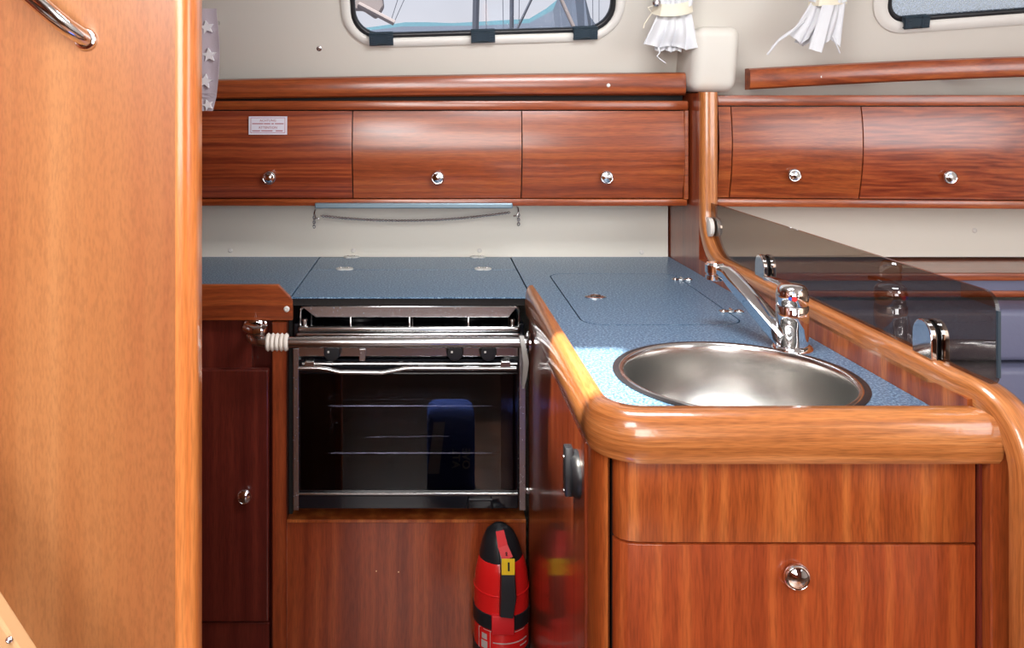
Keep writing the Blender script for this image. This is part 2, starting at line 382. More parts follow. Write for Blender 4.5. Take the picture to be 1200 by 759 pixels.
def ring(W, o_, i_, ro, ri, off, th, n=8):
    a = rrect(*o_, ro, n); b_ = rrect(*i_, ri, n); b = new(); m = len(a); R = []
    for (lp, of) in ((a, 0), (a, off*.55), ([(x*.7+x2*.3, y*.7+y2*.3) for (x, y), (x2, y2) in zip(a, b_)], off), ([(x*.2+x2*.8, y*.2+y2*.8) for (x, y), (x2, y2) in zip(a, b_)], off), (b_, off*.6), (b_, -th)):
        R.append([b.verts.new(W(x, y, of)) for x, y in lp])
    for r0, r1 in zip(R, R[1:]):
        for j in range(m): b.faces.new((r0[j], r0[(j+1) % m], r1[(j+1) % m], r1[j]))
    return b
def window(name, W, os, ri, rad, latches, pane, label, inn):
    t = sempty(name, label)
    x0, x1, y0, y1 = os
    i0, i1, j0, j1 = inn
    obj('frame', ring(W, os, (i0-.004, i1+.004, j0-.004, j1+.004), rad, ri, .011, .02), 'white', t, True, 50)
    obj('gasket', ring(W, (i0-.004, i1+.004, j0-.004, j1+.004), (i0+.008, i1-.008, j0+.008, j1-.008), ri, ri-.008, .006, .012), 'black', t, True, 50)
    obj('pane', prism([W(a, b, -.006) for a, b in rrect(i0, i1, j0, j1, ri-.002, 8)], -n_s*.006), pane, t)
    for lx in latches:
        b = new()
        for (p0, p1, q0, q1, k0, k1) in ((-.029, .029, -.014, .016, .006, .020), (-.029, -.014, -.012, .014, .02, .026), (.014, .029, -.012, .014, .02, .026), (-.012, .012, -.009, .012, .02, .024)):
            bb = new(); bmesh.ops.create_cube(bb, size=1)
            for v in bb.verts: v.co = W(lx+(p0+p1)/2+v.co.x*(p1-p0), j0-.004+(q0+q1)/2+v.co.y*(q1-q0), (k0+k1)/2+v.co.z*(k1-k0))
            bevel(bb, .002, 1); merge(b, bb)
        for s in (-1, 1):
            for k in range(3):
                bb = new(); bmesh.ops.create_cube(bb, size=1)
                for v in bb.verts: v.co = W(lx+s*.0215+v.co.x*.010, j0-.004-.006+k*.007+v.co.y*.003, .027+v.co.z*.002)
                merge(b, bb)
        obj('window_latch', b, 'blueplast', t)
    return t
window('window_1', W1, w1s, .07, .10, [.101, .366, .632], 'pane', 'long rounded window looking out on masts and hills', (.028, .707, .028, .217))
window('window_2', W2, w2s, .05, .085, [.108, .74], 'salt', 'rounded window speckled with dried salt', (.040, .776, .034, .216))
# moulded liner column between the windows
b = box(.655, .770, 2.14, 2.34, 1.352, 1.515, .028, 5)
for v in b.verts:
    v.co.y -= (v.co.z-1.35)*.26
struct(obj('trim_1', b, 'liner', None, True, 60), 'rounded cream liner block above the wooden post')
b = new()
for px, py in ((374, 57), (1088, 8)):
    pass
screw(lin(374, 57, .0), bpy.data.objects['wall_coachroof'], .007, 'steel_r', tuple(n_s))

# foreground bulkhead with rounded edge
b = prism([Vector((x, y, 0)) for x, y in [(-1.1, 1.0), (-.298, 1.0)]] + [Vector((-.298, 1.04, 0)), Vector((-1.1, 1.04, 0))], (0, 0, 1.88))
wl = struct(obj('wall_bulkhead', b, 'bulk'), 'pale wooden bulkhead in the left foreground')
prof = [(-.298, .998)] + [(x, y) for x, y in arc(-.2965, 1.0175, .0195, -90, 0, 8)] + [(-.277, 1.036), (-.281, 1.042), (-.298, 1.042)]
obj('edge_trim', prism([Vector((x, y, 0)) for x, y in prof], (0, 0, 1.88)), 'bulk_edge', wl, True, 40)

# grab handle on the bulkhead
gh = thing('grab_rail', 'curved chrome grab handle screwed to the pale wooden bulkhead', 'handle', (-.404, 1.0, 1.398))
pth = []
P0 = Vector((-.403, 1.0, 1.397)); P1 = Vector((-.62, 1.0, 1.60))
for k in range(21):
    s = k/20; q = P0.lerp(P1, s); pth.append(Vector((q.x, 1.0-.075*math.sin(PI*s)**.55 if 0 < s < 1 else 1.0, q.z+.012*math.sin(PI*s))))
obj('bar', tube(pth, .0098, 20), 'chrome', gh, True, 60)
for p in (P0, P1):
    obj('mounting_flange', lathe([(.0135, 0), (.0135, .003), (.012, .005), (.0095, .0055)], p, '-Y', 28), 'chrome', gh, True, 40)

# slanting light wood ladder side, lower left corner
ls = thing('ladder_side_rail', 'light sanded wooden ladder side slanting across bottom left corner', 'ladder', (-.40, .8, .75))
dirv = Vector((22, -34)).normalized(); e1 = at(0, 726, .8); dz = Vector((dirv.x, 0, dirv.y)); nn = Vector((-dirv.y*-1, 0, dirv.x)) 
nn = Vector((dz.z, 0, -dz.x))
if nn.x > 0: nn = -nn
A = e1-dz*.30; B = e1+dz*.22
obj('plank', prism([A, B, B+nn*.030, A+nn*.030], (0, .022, 0), bv=.003), 'raw', ls)
screw(at(11, 749, .798), ls, .0035, 'chrome')

# ============================================================ WORKTOPS
HT = .90
wt = tag(obj('worktop', box(-1.05, -.3065, 1.885, 2.42, HT-.03, HT, .001, 1), 'blue'), 'blue speckled worktop left of the cooker', 'worktop')
lid = thing('hinged_worktop', 'blue speckled hinged worktop lying over the cooker', 'worktop', (-.04, 2.1, HT))
obj('flap', box(-.3035, .2205, 1.867, 2.174, HT-.004, HT, .0010, 1), 'blue', lid)
obj('core', box(-.3025, .2195, 1.874, 2.174, HT-.020, HT-.0045), 'gap', lid)
obj('fixed_strip', box(-.3035, .2205, 2.1765, 2.36, HT-.022, HT, .0012, 1), 'blue', lid)
for (px, py) in ((412, 301.5), (404, 315.5), (560, 301.5), (566, 315.5)):
    Y = (CZ-HT)/((py-123)/1000); X = (px-504)*Y/1000
    b = new()
    for dx in (-.008, .008): lathe([(.014, 0), (.014, .003), (.010, .0045), (0, .0045)], (X+dx, Y, HT), 'Z', 20, b)
    hg = obj('hinge_plate', b, 'gray', lid, True, 40); 
    for dx in (-.010, .010): obj('screw', lathe([(.0035, 0), (.003, .0015), (0, .0015)], (X+dx, Y, HT+.0045), 'Z', 12), 'steel_r', hg, True)
# dark void line behind splash base
# rail outlines
def XL(Y): return .703-(Y-1.08)*.0317
RT, RB = .930, .866
outer_path = [(.206, 1.85)] + [(.206, y) for y in (1.7, 1.55, 1.4, 1.3, 1.2, 1.15)] + arc(.276, 1.142, .070, 180, 270, 12) + [(x, 1.072) for x in (.32, .38, .45, .52, .58, .64, .69, .722)]
inner_path = [(.224, 1.85)] + [(.226+.010*(1.85-y)/.7, y) for y in (1.7, 1.55, 1.4, 1.3, 1.2, 1.165)] + arc(.280, 1.155, .044, 180, 270, 12) + [(x, 1.111) for x in (.32, .38, .45, .52, .58, .64, .68, .697)]
# main worktop with sink and fridge-lid openings
SX, SY, SR = .475, 1.325, .184
V3 = lambda x, y, z=HT: Vector((x, y, z))
wo_ = [V3(x, y) for x, y in inner_path[1:-1]] + [V3(XL(1.111)-.001, 1.111), V3(XL(2.36)-.001, 2.36), V3(.2235, 2.36), V3(.2235, 1.866)]
sinkhole = [V3(SX+(SR-.006)*math.cos(2*PI*k/64), SY+(SR-.006)*math.sin(2*PI*k/64)) for k in range(64)]
lx0, lx1, ly0, ly1 = .293, .606, 1.630, 2.130
lidhole = [V3(x, y) for x, y in rrect(lx0, lx1, ly0, ly1, .045, 8)]
mwt = tag(obj('worktop', holed(wo_, [sinkhole, lidhole], (0, 0, -.03)), 'blue'), 'blue speckled worktop around the round sink', 'worktop')
fl = thing('cool_box_lid', 'blue speckled flush lid let into worktop behind the sink', 'lid', (.45, 1.88, HT))
obj('panel', prism([V3(x, y, HT-.026) for x, y in rrect(lx0+.0030, lx1-.0030, ly0+.0030, ly1-.0030, .043, 8)], (0, 0, .026)), 'blue', fl)
obj('lid_seat', prism([V3(x, y, HT-.04) for x, y in rrect(lx0-.01, lx1+.01, ly0-.01, ly1+.01, .045, 6)], (0, 0, .0095)), 'gap', fl)
def butterfly(px, py, parent, rot=0, name='hinge'):
    Y = (CZ-HT)/((py-123)/1000); X = (px-504)*Y/1000; b = new()
    R = Matrix.Rotation(rot, 3, 'Z')
    poly = [(-.024, -.007), (-.018, -.010), (-.008, -.006), (0, -.009), (.008, -.006), (.018, -.010), (.024, -.007), (.024, .007), (.018, .010), (.008, .006), (0, .009), (-.008, .006), (-.018, .010), (-.024, .007)]
    prism([Vector((X, Y, HT))+R@Vector((x, y, 0)) for x, y in poly], (0, 0, .003), b, .0008)
    q = R@Vector((0, 1, 0)); tube([Vector((X, Y, HT+.004))-q*.009, Vector((X, Y, HT+.004))+q*.009], .0028, 10, b)
    h = obj(name, b, 'steel', parent, True, 35)
    for dx in (-.016, .016): obj('screw', lathe([(.0045, 0), (.004, .002), (0, .002)], Vector((X, Y, HT+.003))+R@Vector((dx, 0, 0)), 'Z', 12), 'steel_r', h, True)
    return h
butterfly(799, 328, fl); butterfly(857, 365.5, fl)
# flush lift ring
Y = .42/.2255; X = .194*Y
b = lathe([(.024, 0), (.024, .002), (.018, .003), (.015, .0012), (0, .0012)], (X, Y, HT), 'Z', 24)
for v in b.verts: v.co.y = Y+(v.co.y-Y)*.62
lr = obj('lift_ring', b, 'steel', fl, True, 40)
obj('catch', tube([V3(X-.012, Y, HT+.0035), V3(X, Y+.006, HT+.004), V3(X+.012, Y, HT+.0035)], .0025, 8), 'chrome', lr, True)

# fiddle rail
def rail_profile():
    R = []
    for (ox, oy), (ix, iy) in zip(outer_path, inner_path):
        O = Vector((ox, oy, 0)); I = Vector((ix, iy, 0)); pts = []
        # from inner bottom up to top, over the rounded shoulder, down the bulged face to the bottom
        sec = [(0, RB), (0, RT-.004), (.10, RT), (.45, RT-.001), (.72, RT-.006), (.90, RT-.016), (.99, RT-.032), (1.0, RB+.022), (.96, RB+.009), (.86, RB+.001), (.75, RB)]
        for k, z in sec:
            p = I.lerp(O, k); pts.append(Vector((p.x, p.y, z)))
        R.append(pts)
    return loft(R)
fr = tag(obj('fiddle_rail', rail_profile(), 'rail_x', None, True, 50), 'thick honey coloured rounded wooden rail edging the sink worktop', 'rail')

# sink
sk = thing('sink', 'round brushed steel sink sunk in the blue worktop', 'sink', (SX, SY, HT))
obj('sealing_ring', lathe([(SR-.006, -.002), (SR+.003, -.001), (SR+.0035, .0014), (SR-.001, .0024), (SR-.006, .0018)], (SX, SY, HT), 'Z', 72), 'black', sk, True)
obj('rim', lathe([(SR-.006, .0016), (SR-.0075, .0030), (SR-.011, .0030), (SR-.0135, .0010), (SR-.0145, -.004)], (SX, SY, HT), 'Z', 72), 'steel', sk, True, 60)
obj('bowl', lathe([(SR-.0145, -.004), (SR-.016, -.012), (SR-.017, -.03), (SR-.019, -.10), (SR-.022, -.135), (SR-.034, -.160), (SR-.055, -.170), (SR-.08, -.174), (.030, -.178), (.026, -.184), (.0, -.184)], (SX, SY, HT), 'Z', 72), 'sink', sk, True, 60)
obj('drain', lathe([(.038, -.177), (.036, -.175), (.026, -.177), (.022, -.181), (0, -.182)], (SX, SY, HT), 'Z', 32), 'steel', sk, True)

# faucet
FX, FY = .623, 1.468
fa = thing('mixer_tap', 'chrome mixer tap with long slanting spout beside the sink', 'tap', (FX, FY, HT))
obj('base', lathe([(.034, 0), (.034, .004), (.030, .008), (.026, .009)], (FX, FY, HT), 'Z', 40), 'chrome', fa, True, 50)
obj('body', lathe([(.026, .008), (.0265, .04), (.0268, .0405), (.0268, .075), (.0255, .077)], (FX, FY, HT), 'Z', 40), 'chrome', fa, True, 50)
hd = obj('cartridge_cap', lathe([(.0255, .0775), (.0265, .079), (.0268, .095), (.025, .105), (.019, .111), (0, .113)], (FX, FY, HT), 'Z', 40), 'chrome', fa, True, 50)
# lever
L0 = Vector((FX-.005, FY, HT+.106)); L1 = at(899, 325.5, 1.545)
lv = obj('lever', sweep([L0, L0.lerp(L1, .35)+Vector((0, 0, .003)), L0.lerp(L1, .7)+Vector((0, 0, .002)), L1], [(-.009, -.004), (.009, -.004), (.010, 0), (.009, .004), (-.009, .004), (-.010, 0)], None, width=[1.2, .9, .75, .8]), 'chrome', fa, True, 50)
fdir = Vector((-.35, -1, 0)).normalized()
dot = Vector((FX, FY, HT+.092))+fdir*.0262
obj('hot_mark', lathe([(.0045, 0), (.0045, .0012), (0, .0016)], dot+Vector((.0018, -.0006, 0)), tuple(fdir), 16), 'redp', hd, True)
obj('cold_mark', lathe([(.0032, 0), (.0032, .0010), (0, .0012)], dot+Vector((-.0045, .0016, 0)), tuple(fdir), 16), 'blue_standin_and_mark', hd, True)
T0 = Vector((FX-.012, FY-.004, HT+.018)); T1 = Vector((.557, 1.60, 1.0)); 
T1 = at(853, 320, 1.585); T2 = at(843, 316, 1.60)
sp = [T0, T0.lerp(T1, .3), T0.lerp(T1, .6), T0.lerp(T1, .88), T1+Vector((.0, 0, .001)), T2]
obj('spout', sweep(sp, [(-.010, -.012), (.010, -.012), (.0155, -.004), (.0155, .007), (.009, .011), (-.009, .011), (-.0155, .007), (-.0155, -.004)], Vector((0, 0, 1)), width=[1.3, 1.25, 1.18, 1.1, 1.05, 1.0]), 'chrome', fa, True, 40)
ac = at(838, 318, 1.605)
obj('aerator', lathe([(.0, .017), (.015, .017), (.0185, .013), (.0185, -.001), (.016, -.002), (.016, -.005), (.018, -.006), (.018, -.014), (.014, -.016), (0, -.016)], ac, 'Z', 28), 'chrome', fa, True, 40)

# ============================================================ BACKSPLASH
bs = thing('backsplash_panel', 'long cream backsplash panel between worktop and lockers', 'panel', (0, 2.37, HT))
obj('board', box(-1.05, XL(2.36)-.004, 2.362, 2.378, HT, 1.075), 'cream', bs)
for px, py in ((270, 293.5), (414, 293.5), (562, 293.5), (752, 295.5)): screw(at(px, py, 2.362), bs, .0065)
st = tag(obj('metal_strip', box((373-504)*2.25/1000, (598-504)*2.25/1000, 2.179, 2.1945, 1.0555, 1.0695, .003, 2), 'strip'), 'thin grey metal strip under middle of the wall lockers', 'strip')
# chain
def chain_path():
    a = at(377, 253, 2.30); c = at(596, 249, 2.30); out = []
    for k in range(81):
        s = k/80; p = a.lerp(c, s); p.z -= .017*4*s*(1-s); out.append(p)
    return out
ch = thing('chain', 'fine metal chain sagging between two hooks above worktop', 'chain', tuple(at(487, 258, 2.30)))
cp = chain_path(); b = new(); total = 120
for k in range(total):
    s = k/(total-1)*(len(cp)-1); i = min(int(s), len(cp)-2); p = cp[i].lerp(cp[i+1], s-i); t = (cp[i+1]-cp[i]).normalized()
    u = Vector((0, 0, 1)) if k % 2 else Vector((0, 1, 0)); u = (u-t*u.dot(t)).normalized()
    loop = [p+t*(.0038*math.cos(a))+u*(.0028*math.sin(a)) for a in [2*PI*j/6 for j in range(6)]]
    tube(loop, .0010, 4, b, True)
lk = obj('links', b, 'steel_r', ch); lk['kind'] = 'stuff'
for px, py, d in ((369, 250, 1), (607, 247, -1)):
    b = new(); c0 = at(px, py, 2.335)
    tube([c0+Vector((0, .03, .008)), c0+Vector((0, 0, .008)), c0+Vector((0, -.012, 0)), c0+Vector((d*.004, -.014, -.012)), c0+Vector((d*.014, -.03, -.010))], .0022, 8, b)
    for k in range(6):
        q = c0+Vector((0, -.014, -.004-.006*k)); u = Vector((1, 0, 0)) if k % 2 else Vector((0, 1, 0))
        tube([q+Vector((0, 0, .0045*math.cos(a)))+u*(.0032*math.sin(a)) for a in [2*PI*j/8 for j in range(8)]], .0012, 5, b, True)
    obj('hook', b, 'steel_r', ch, True)

# ============================================================ WALL LOCKERS
def door_profile(yf, z0, z1, bul, n=10, th=.016, back=.012):
    pts = []
    for k in range(n+1):
        s = k/n; z = z0+(z1-z0)*s; y = yf + back*(1-s)**2*1.0 - bul*math.sin(PI*s)**.9
        pts.append((y, z))
    return pts+[(y+th, z) for y, z in pts[::-1]]
def locker_door(x0, x1, yf0, yf1, z0, z1, parent, mat='lock', bul=.014):
    """curved door front; yf0,yf1 = front depth at both ends"""
    pr = door_profile(0, z0, z1, bul); b = new(); R = []
    for x, yf in ((x0, yf0), (x1, yf1)): R.append([b.verts.new((x, yf+y, z)) for y, z in pr])
    m = len(pr)
    for j in range(m): b.faces.new((R[0][j], R[0][(j+1) % m], R[1][(j+1) % m], R[1][j]))
    b.faces.new(R[0][::-1]); b.faces.new(R[1])
    return obj('door', b, mat, parent, True, 40)
LKY = 2.19
lkr = thing('wall_locker', 'glossy mahogany wall locker with three curved doors above the cooker', 'cabinet', (0, 2.28, 1.06))
b = box(-.66, .662, 2.195, 2.40, 1.060, 1.078, .003, 2); obj('bottom_board', b, 'lock', lkr, True)
obj('top_board', box(-.66, .662, 2.185, 2.33, 1.307, 1.331, .004, 2), 'lock', lkr, True)
obj('shade_strip', box(-.66, .655, 2.215, 2.29, 1.3315, 1.352), 'gap', lkr)  # shade between handrail and locker put in as a dark strip
obj('back_void', box(-.655, .658, 2.225, 2.40, 1.079, 1.306), 'gap', lkr)
obj('end_stile', box(.652, .664, 2.19, 2.24, 1.077, 1.307, .002, 1), 'lock', lkr)
xs = [(-.640, -.2000), (-.1972, .2335), (.2363, .6505)]
kn = []
doors = []
for (a, c) in xs:
    d = locker_door(a, c, LKY, LKY, 1.0805, 1.3045, lkr, 'ribbon' if a < -.5 else 'lock'); doors.append(d)
for (px, py), d in zip(((316, 208), (513, 208), (710.5, 207.5)), doors):
    knob(at(px, py, LKY-.006), d, .0175)
# sticker on the first door
q = at(314, 147, LKY-.0125)
slope = Vector((0, .035, 1)).normalized()
b = box(-.049, .049, -.0004, .0004, -.0232, .0232)
stk = new(); 
for v in b.verts: v.co = q+Vector((v.co.x, 0, 0))+slope*v.co.z+Vector((0, v.co.y, 0))
sticker = obj('sticker', b, 'sticker', doors[0]); sticker['label'] = 'small white warning sticker with red border'
Ms = Matrix.Identity(4)
def stick_text(s, size, dz):
    cu = bpy.data.curves.new('t', 'FONT'); cu.body = s; cu.size = size; cu.extrude = .0002; cu.align_x = 'CENTER'; cu.align_y = 'CENTER'; cu.resolution_u = 2
    t = bpy.data.objects.new('tmp', cu); C.objects.link(t); dg = bpy.context.evaluated_depsgraph_get()
    me = bpy.data.meshes.new_from_object(t.evaluated_get(dg)); bpy.data.objects.remove(t)
    bb = new(); bb.from_mesh(me); bpy.data.meshes.remove(me)
    for v in bb.verts: v.co = q+Vector((v.co.x, -.0008, 0))+slope*(v.co.y+dz)
    return bb
b = new()
for s, z_, dd in (('ACHTUNG', .0085, .0125), ('ATTENTION', .0085, -.0055)): merge(b, stick_text(s, z_, dd))
for (zc, spans) in ((.0045, ((-.040, -.012), (-.010, .006), (.009, .015), (.018, .040))), (-.0135, ((-.040, -.020), (-.017, .012), (.020, .038)))):
    for s0, s1 in spans:
        bb = box(s0, s1, -.0010, -.0006, zc-.0011, zc+.0011)
        for v in bb.verts: v.co = q+Vector((v.co.x, v.co.y, 0))+slope*v.co.z
        merge(b, bb)
for (a0, a1, c0, c1) in ((-.044, .044, .0190, .0200), (-.044, .044, -.0190, -.0180), (-.044, -.043, -.019, .02), (.043, .044, -.019, .02)):
    bb = box(a0, a1, -.0010, -.0006, c0, c1)
    for v in bb.verts: v.co = q+Vector((v.co.x, v.co.y, 0))+slope*v.co.z
    merge(b, bb)
obj('sticker_print', b, 'print', doors[0])

# saloon side locker, a little nearer at its right end
def SYF(x): return 2.185-(x-.73)*.075
slk = thing('wall_locker', 'glossy mahogany wall locker right of the wooden post', 'cabinet', (1.3, 2.2, 1.06))
def slant_box(x0, x1, dy0, dy1, z0, z1, bv=.003, dz=0):
    b = box(x0, x1, dy0, dy1, z0, z1, bv, 2)
    for v in b.verts: v.co.y += SYF(v.co.x); v.co.z += dz*(v.co.x-x0)
    return b
obj('bottom_board', slant_box(.735, 2.2, .0, .20, 1.060, 1.080), 'lock', slk, True)
obj('top_board', slant_box(.735, 2.2, -.004, .13, 1.318, 1.345), 'lock', slk, True)
obj('back_void', slant_box(.74, 2.19, .035, .20, 1.081, 1.317, 0), 'gap', slk)
fx = locker_door(.737, .7675, SYF(.737), SYF(.7675), 1.0825, 1.3155, slk); fx.name = 'end_filler'
sd = [locker_door(.7705, 1.0885, SYF(.77), SYF(1.0885), 1.0825, 1.3155, slk), locker_door(1.0915, 1.530, SYF(1.0915), SYF(1.53), 1.0825, 1.3155, slk, 'ribbon'), locker_door(1.533, 1.97, SYF(1.533), SYF(1.97), 1.0825, 1.3155, slk, 'ribbon')]
for (px, py), d in zip(((929.5, 205), (1111.5, 207.5)), sd):
    Yk = 2.185-.012
    for _ in range(4): Yk = SYF((px-504)*Yk/1000)-.010
    knob(at(px, py, Yk+.004), d, .0175)
# handrails
def handrail(pts, label, ends, screws):
    """pts: pixel corners lower-left, lower-right, upper-right, upper-left with depths"""
    t = thing('handrail', label, 'rail', tuple(at(*pts[0])))
    A, B_, D, E = [at(*p) for p in pts]
    n = 24; b = new(); R = []
    for k in range(n+1):
        s = k/n; lo = A.lerp(B_, s); hi = E.lerp(D, s); h = hi-lo; sag = Vector((0, 0, .004*math.sin(PI*s)))
        sec = [(0, .03), (0, .004), (.08, -.004), (.3, -.008), (.7, -.008), (.92, -.003), (1, .006), (1, .03)]
        R.append([b.verts.new(lo+h*f+Vector((0, d, 0))+sag) for f, d in sec])
    m = 8
    for r0, r1 in zip(R, R[1:]):
        for j in range(m): b.faces.new((r0[j], r0[(j+1) % m], r1[(j+1) % m], r1[j]))
    b.faces.new(R[0][::-1]); b.faces.new(R[-1])
    obj('bar', b, 'lock', t, True, 35)
    for s in (.06, .36, .66, .94):
        m_ = (A.lerp(B_, s)+E.lerp(D, s))/2
        obj('standoff', box(m_.x-.018, m_.x+.018, m_.y+.026, LY(m_.z-.01)-.001, m_.z-.010, m_.z+.010, .002, 1), 'lock', t)
    for px, py, Y in screws: screw(at(px, py, Y), t, .005)
    return t
handrail([(170, 118.0, 2.195), (803, 111.5, 2.185), (803, 84.5, 2.185), (170, 95, 2.195)], 'long straight wooden handrail above the three-door locker', 1, [(331, 106, 2.188), (713, 100, 2.178)])
hr2 = handrail([(878, 105, 2.17), (1300, 87, 2.05), (1300, 63, 2.05), (878, 80, 2.17)], 'darker wooden handrail slanting up to the right of the cream column', 1, [(963, 90, 2.14)])

# ============================================================ POST + DIVIDER + SCREEN
dv = thing('galley_divider', 'low wooden divider with rounded cap rail right of the sink', 'partition', (.70, 1.6, 0))
pl = [Vector((XL(1.115), 1.115, 0)), Vector((XL(2.125), 2.125, 0)), Vector((XL(2.125)+.040, 2.125, 0)), Vector((XL(1.115)+.040, 1.115, 0))]
obj('panel', prism(pl, (0, 0, .936)), 'front', dv)
pl = [Vector((XL(2.1255), 2.1255, 0)), Vector((XL(2.42), 2.42, 0)), Vector((XL(2.42)+.046, 2.42, 0)), Vector((XL(2.1255)+.046, 2.1255, 0))]
obj('end_panel', prism(pl, (0, 0, 1.350)), 'cab', dv)
obj('front_stile', box(.709, .740, 1.078, 1.114, 0, .90, .002, 1), 'front', dv)
obj('inner_stile', box(.7045, .7085, 1.095, 1.114, 0, .862), 'dark', dv)
# cap rail path (side profile in Y,Z)
cw = .042
side = [(2.118, 1.352)] + [(2.118, z) for z in (1.30, 1.2, 1.12, 1.06)] + [(y, z) for y, z in [(2.118-.12*(1-math.cos(a)), 1.06-.115*math.sin(a)) for a in [PI/2*k/10 for k in range(1, 11)]]] + [(y, .945) for y in (1.9, 1.8, 1.7, 1.6, 1.5, 1.4, 1.3, 1.2, 1.15)] + [(1.135-.09*math.sin(a), .855+.09*math.cos(a)) for a in [PI/2*k/12 for k in range(1, 13)]] + [(1.045, z) for z in (.8, .6, .3, 0)]
path = [Vector((XL(max(y, 1.08))+cw/2+(.016 if y < 1.06 else .016*max(0, (1.15-y)/.09) if y < 1.15 else 0), y, z)) for y, z in side]
hw, hh = cw/2, .015
pr = [(-hw, -hh), (-hw, hh*.2), (-hw*.86, hh*.75), (-hw*.5, hh), (hw*.5, hh), (hw*.86, hh*.75), (hw, hh*.2), (hw, -hh)]
b = new(); R = []
n = len(path)
for i in range(n):
    t = (path[min(i+1, n-1)]-path[max(i-1, 0)]).normalized(); s = Vector((1, 0, 0)); u = s.cross(t).normalized()
    # outward normal: up on the flat, toward the camera (-Y) on the uprights
    if u.z < -.001 or (abs(u.z) <= .2 and u.y > 0): u = -u
    R.append([path[i]+s*a+u*c for a, c in pr])
b = loft(R)
obj('cap_rail', b, 'rail_y', dv, True, 50)

def XG(Y): return XL(Y)+.021
sg = thing('smoked_glass_screen', 'smoked acrylic splash screen standing on the divider cap', 'screen', (.72, 1.6, .96))
y0, y1, z0, z1 = 1.088, 2.095, .961, 1.080
pf = rrect(y0, y1, z0, z1, [.004, .022, .012, .004], 5)
b = new(); F = [b.verts.new((XG(y)-.0025, y, z)) for y, z in pf]; G = [b.verts.new((XG(y)+.0025, y, z)) for y, z in pf]
b.faces.new(F); b.faces.new(G[::-1])
for j in range(len(F)): b.faces.new((F[j], F[(j+1) % len(F)], G[(j+1) % len(F)], G[j]))
obj('pane', b, 'smoke', sg)
obj('edge_seal', tube([Vector((XG(y), y, z)) for y, z in [(y0-.0015, z0+.012), (y0-.0015, z1-.022)]], .0028, 8), 'blueplast', sg, True)
def clamp(yc, w_, zb, h):
    for s in (-1, 1):
        c = new(); xo = XG(yc)+s*.0045
        P = [(yc-w_/2, zb), (yc+w_/2, zb)]+arc(yc, zb+h-w_/2, w_/2, 0, 180, 10)
        c = prism([Vector((xo, y, z)) for y, z in P], (s*.009, 0, 0), None, .0018)
        k = obj('clamp', c, 'chrome', sg)
    P = [(yc-w_/2+.002, zb), (yc+w_/2-.002, zb)]+arc(yc, zb+h-w_/2, w_/2-.002, 0, 180, 10)
    for s in (-1, 1):
        obj('gasket', prism([Vector((XG(yc)+s*.0027, y, z)) for y, z in P], (s*.0017, 0, 0)), 'black', sg)
clamp(1.226, .048, .9600, .053); clamp(1.785, .048, .9600, .048)
# clamp on the post, half round
yc = 2.083; zc = 1.022
for s in (-1, 1):
    P = [(yc+.012, zc+.023), (yc+.012, zc-.023)]+[(y, z) for y, z in arc(yc, zc, .023, 270, 90, 10)]
    obj('clamp', prism([Vector((XG(yc)+s*.0045, y, z)) for y, z in P], (s*.010, 0, 0), None, .0015), 'chrome' if s > 0 else 'white', sg, True, 30)

# ============================================================ PENINSULA CABINET
pc = thing('sink_cabinet', 'mahogany cabinet under the sink with warm striped front', 'cabinet', (.47, 1.4, 0))
def plan(pts, z0, z1, bv=0): return prism([Vector((x, y, z0)) for x, y in pts], (0, 0, z1-z0), None, bv)
obj('side_panel', box(.216, .228, 1.545, 1.866, 0, .864), 'cab', pc)
sdoor = obj('side_door', box(.212, .228, 1.172, 1.540, .10, .858, .003, 2), 'cab', pc)
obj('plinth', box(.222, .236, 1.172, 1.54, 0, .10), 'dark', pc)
obj('corner_post', plan([(.216, 1.168), (.2165, 1.150), (.2195, 1.137), (.225, 1.127), (.2335, 1.121), (.238, 1.130), (.24, 1.168)], 0, .864), 'front', pc, True, 40)
fp = [(.2405, 1.1235), (.242, 1.117), (.247, 1.110), (.256, 1.105), (.270, 1.1025), (.300, 1.1015), (.7035, 1.1005), (.7035, 1.118), (.2405, 1.128)]
obj('false_front', plan(fp, .7555, .8635, .0012), 'front', pc, True, 30)
cd = obj('cupboard_door', plan(fp, .115, .7525, .0012), 'door2', pc, True, 30)
knob(at(931, 672, 1.1005), cd, .0172)
obj('carcass', box(.2415, .695, 1.130, 1.14, 0, .862), 'gap', pc)
obj('void_liner', box(.245, .66, 1.56, 1.86, 0, .86), 'gap', pc)
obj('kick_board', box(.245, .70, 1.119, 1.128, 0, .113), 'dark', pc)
# black turn latch on the side door
c0 = Vector((.212, 1.223, .792))
b = new()
lathe([(.033, 0), (.033, .004), (.030, .010), (.026, .012), (.022, .008), (0, .008)], c0, '-X', 32, b)
b2 = prism([c0+Vector((-.008, y, z)) for y, z in ((-.009, -.030), (.009, -.030), (.012, 0), (.009, .040), (-.009, .040), (-.012, 0))], (-.012, 0, 0), None, .002); merge(b, b2)
ltc = obj('turn_latch', b, 'black', sdoor, True, 40)
for yy, zz in ((0, .024), (0, -.024)): obj('screw', lathe([(.003, 0), (.0025, .0015), (0, .0015)], c0+Vector((-.020, yy, zz)), '-X', 10), 'steel', pc, True)

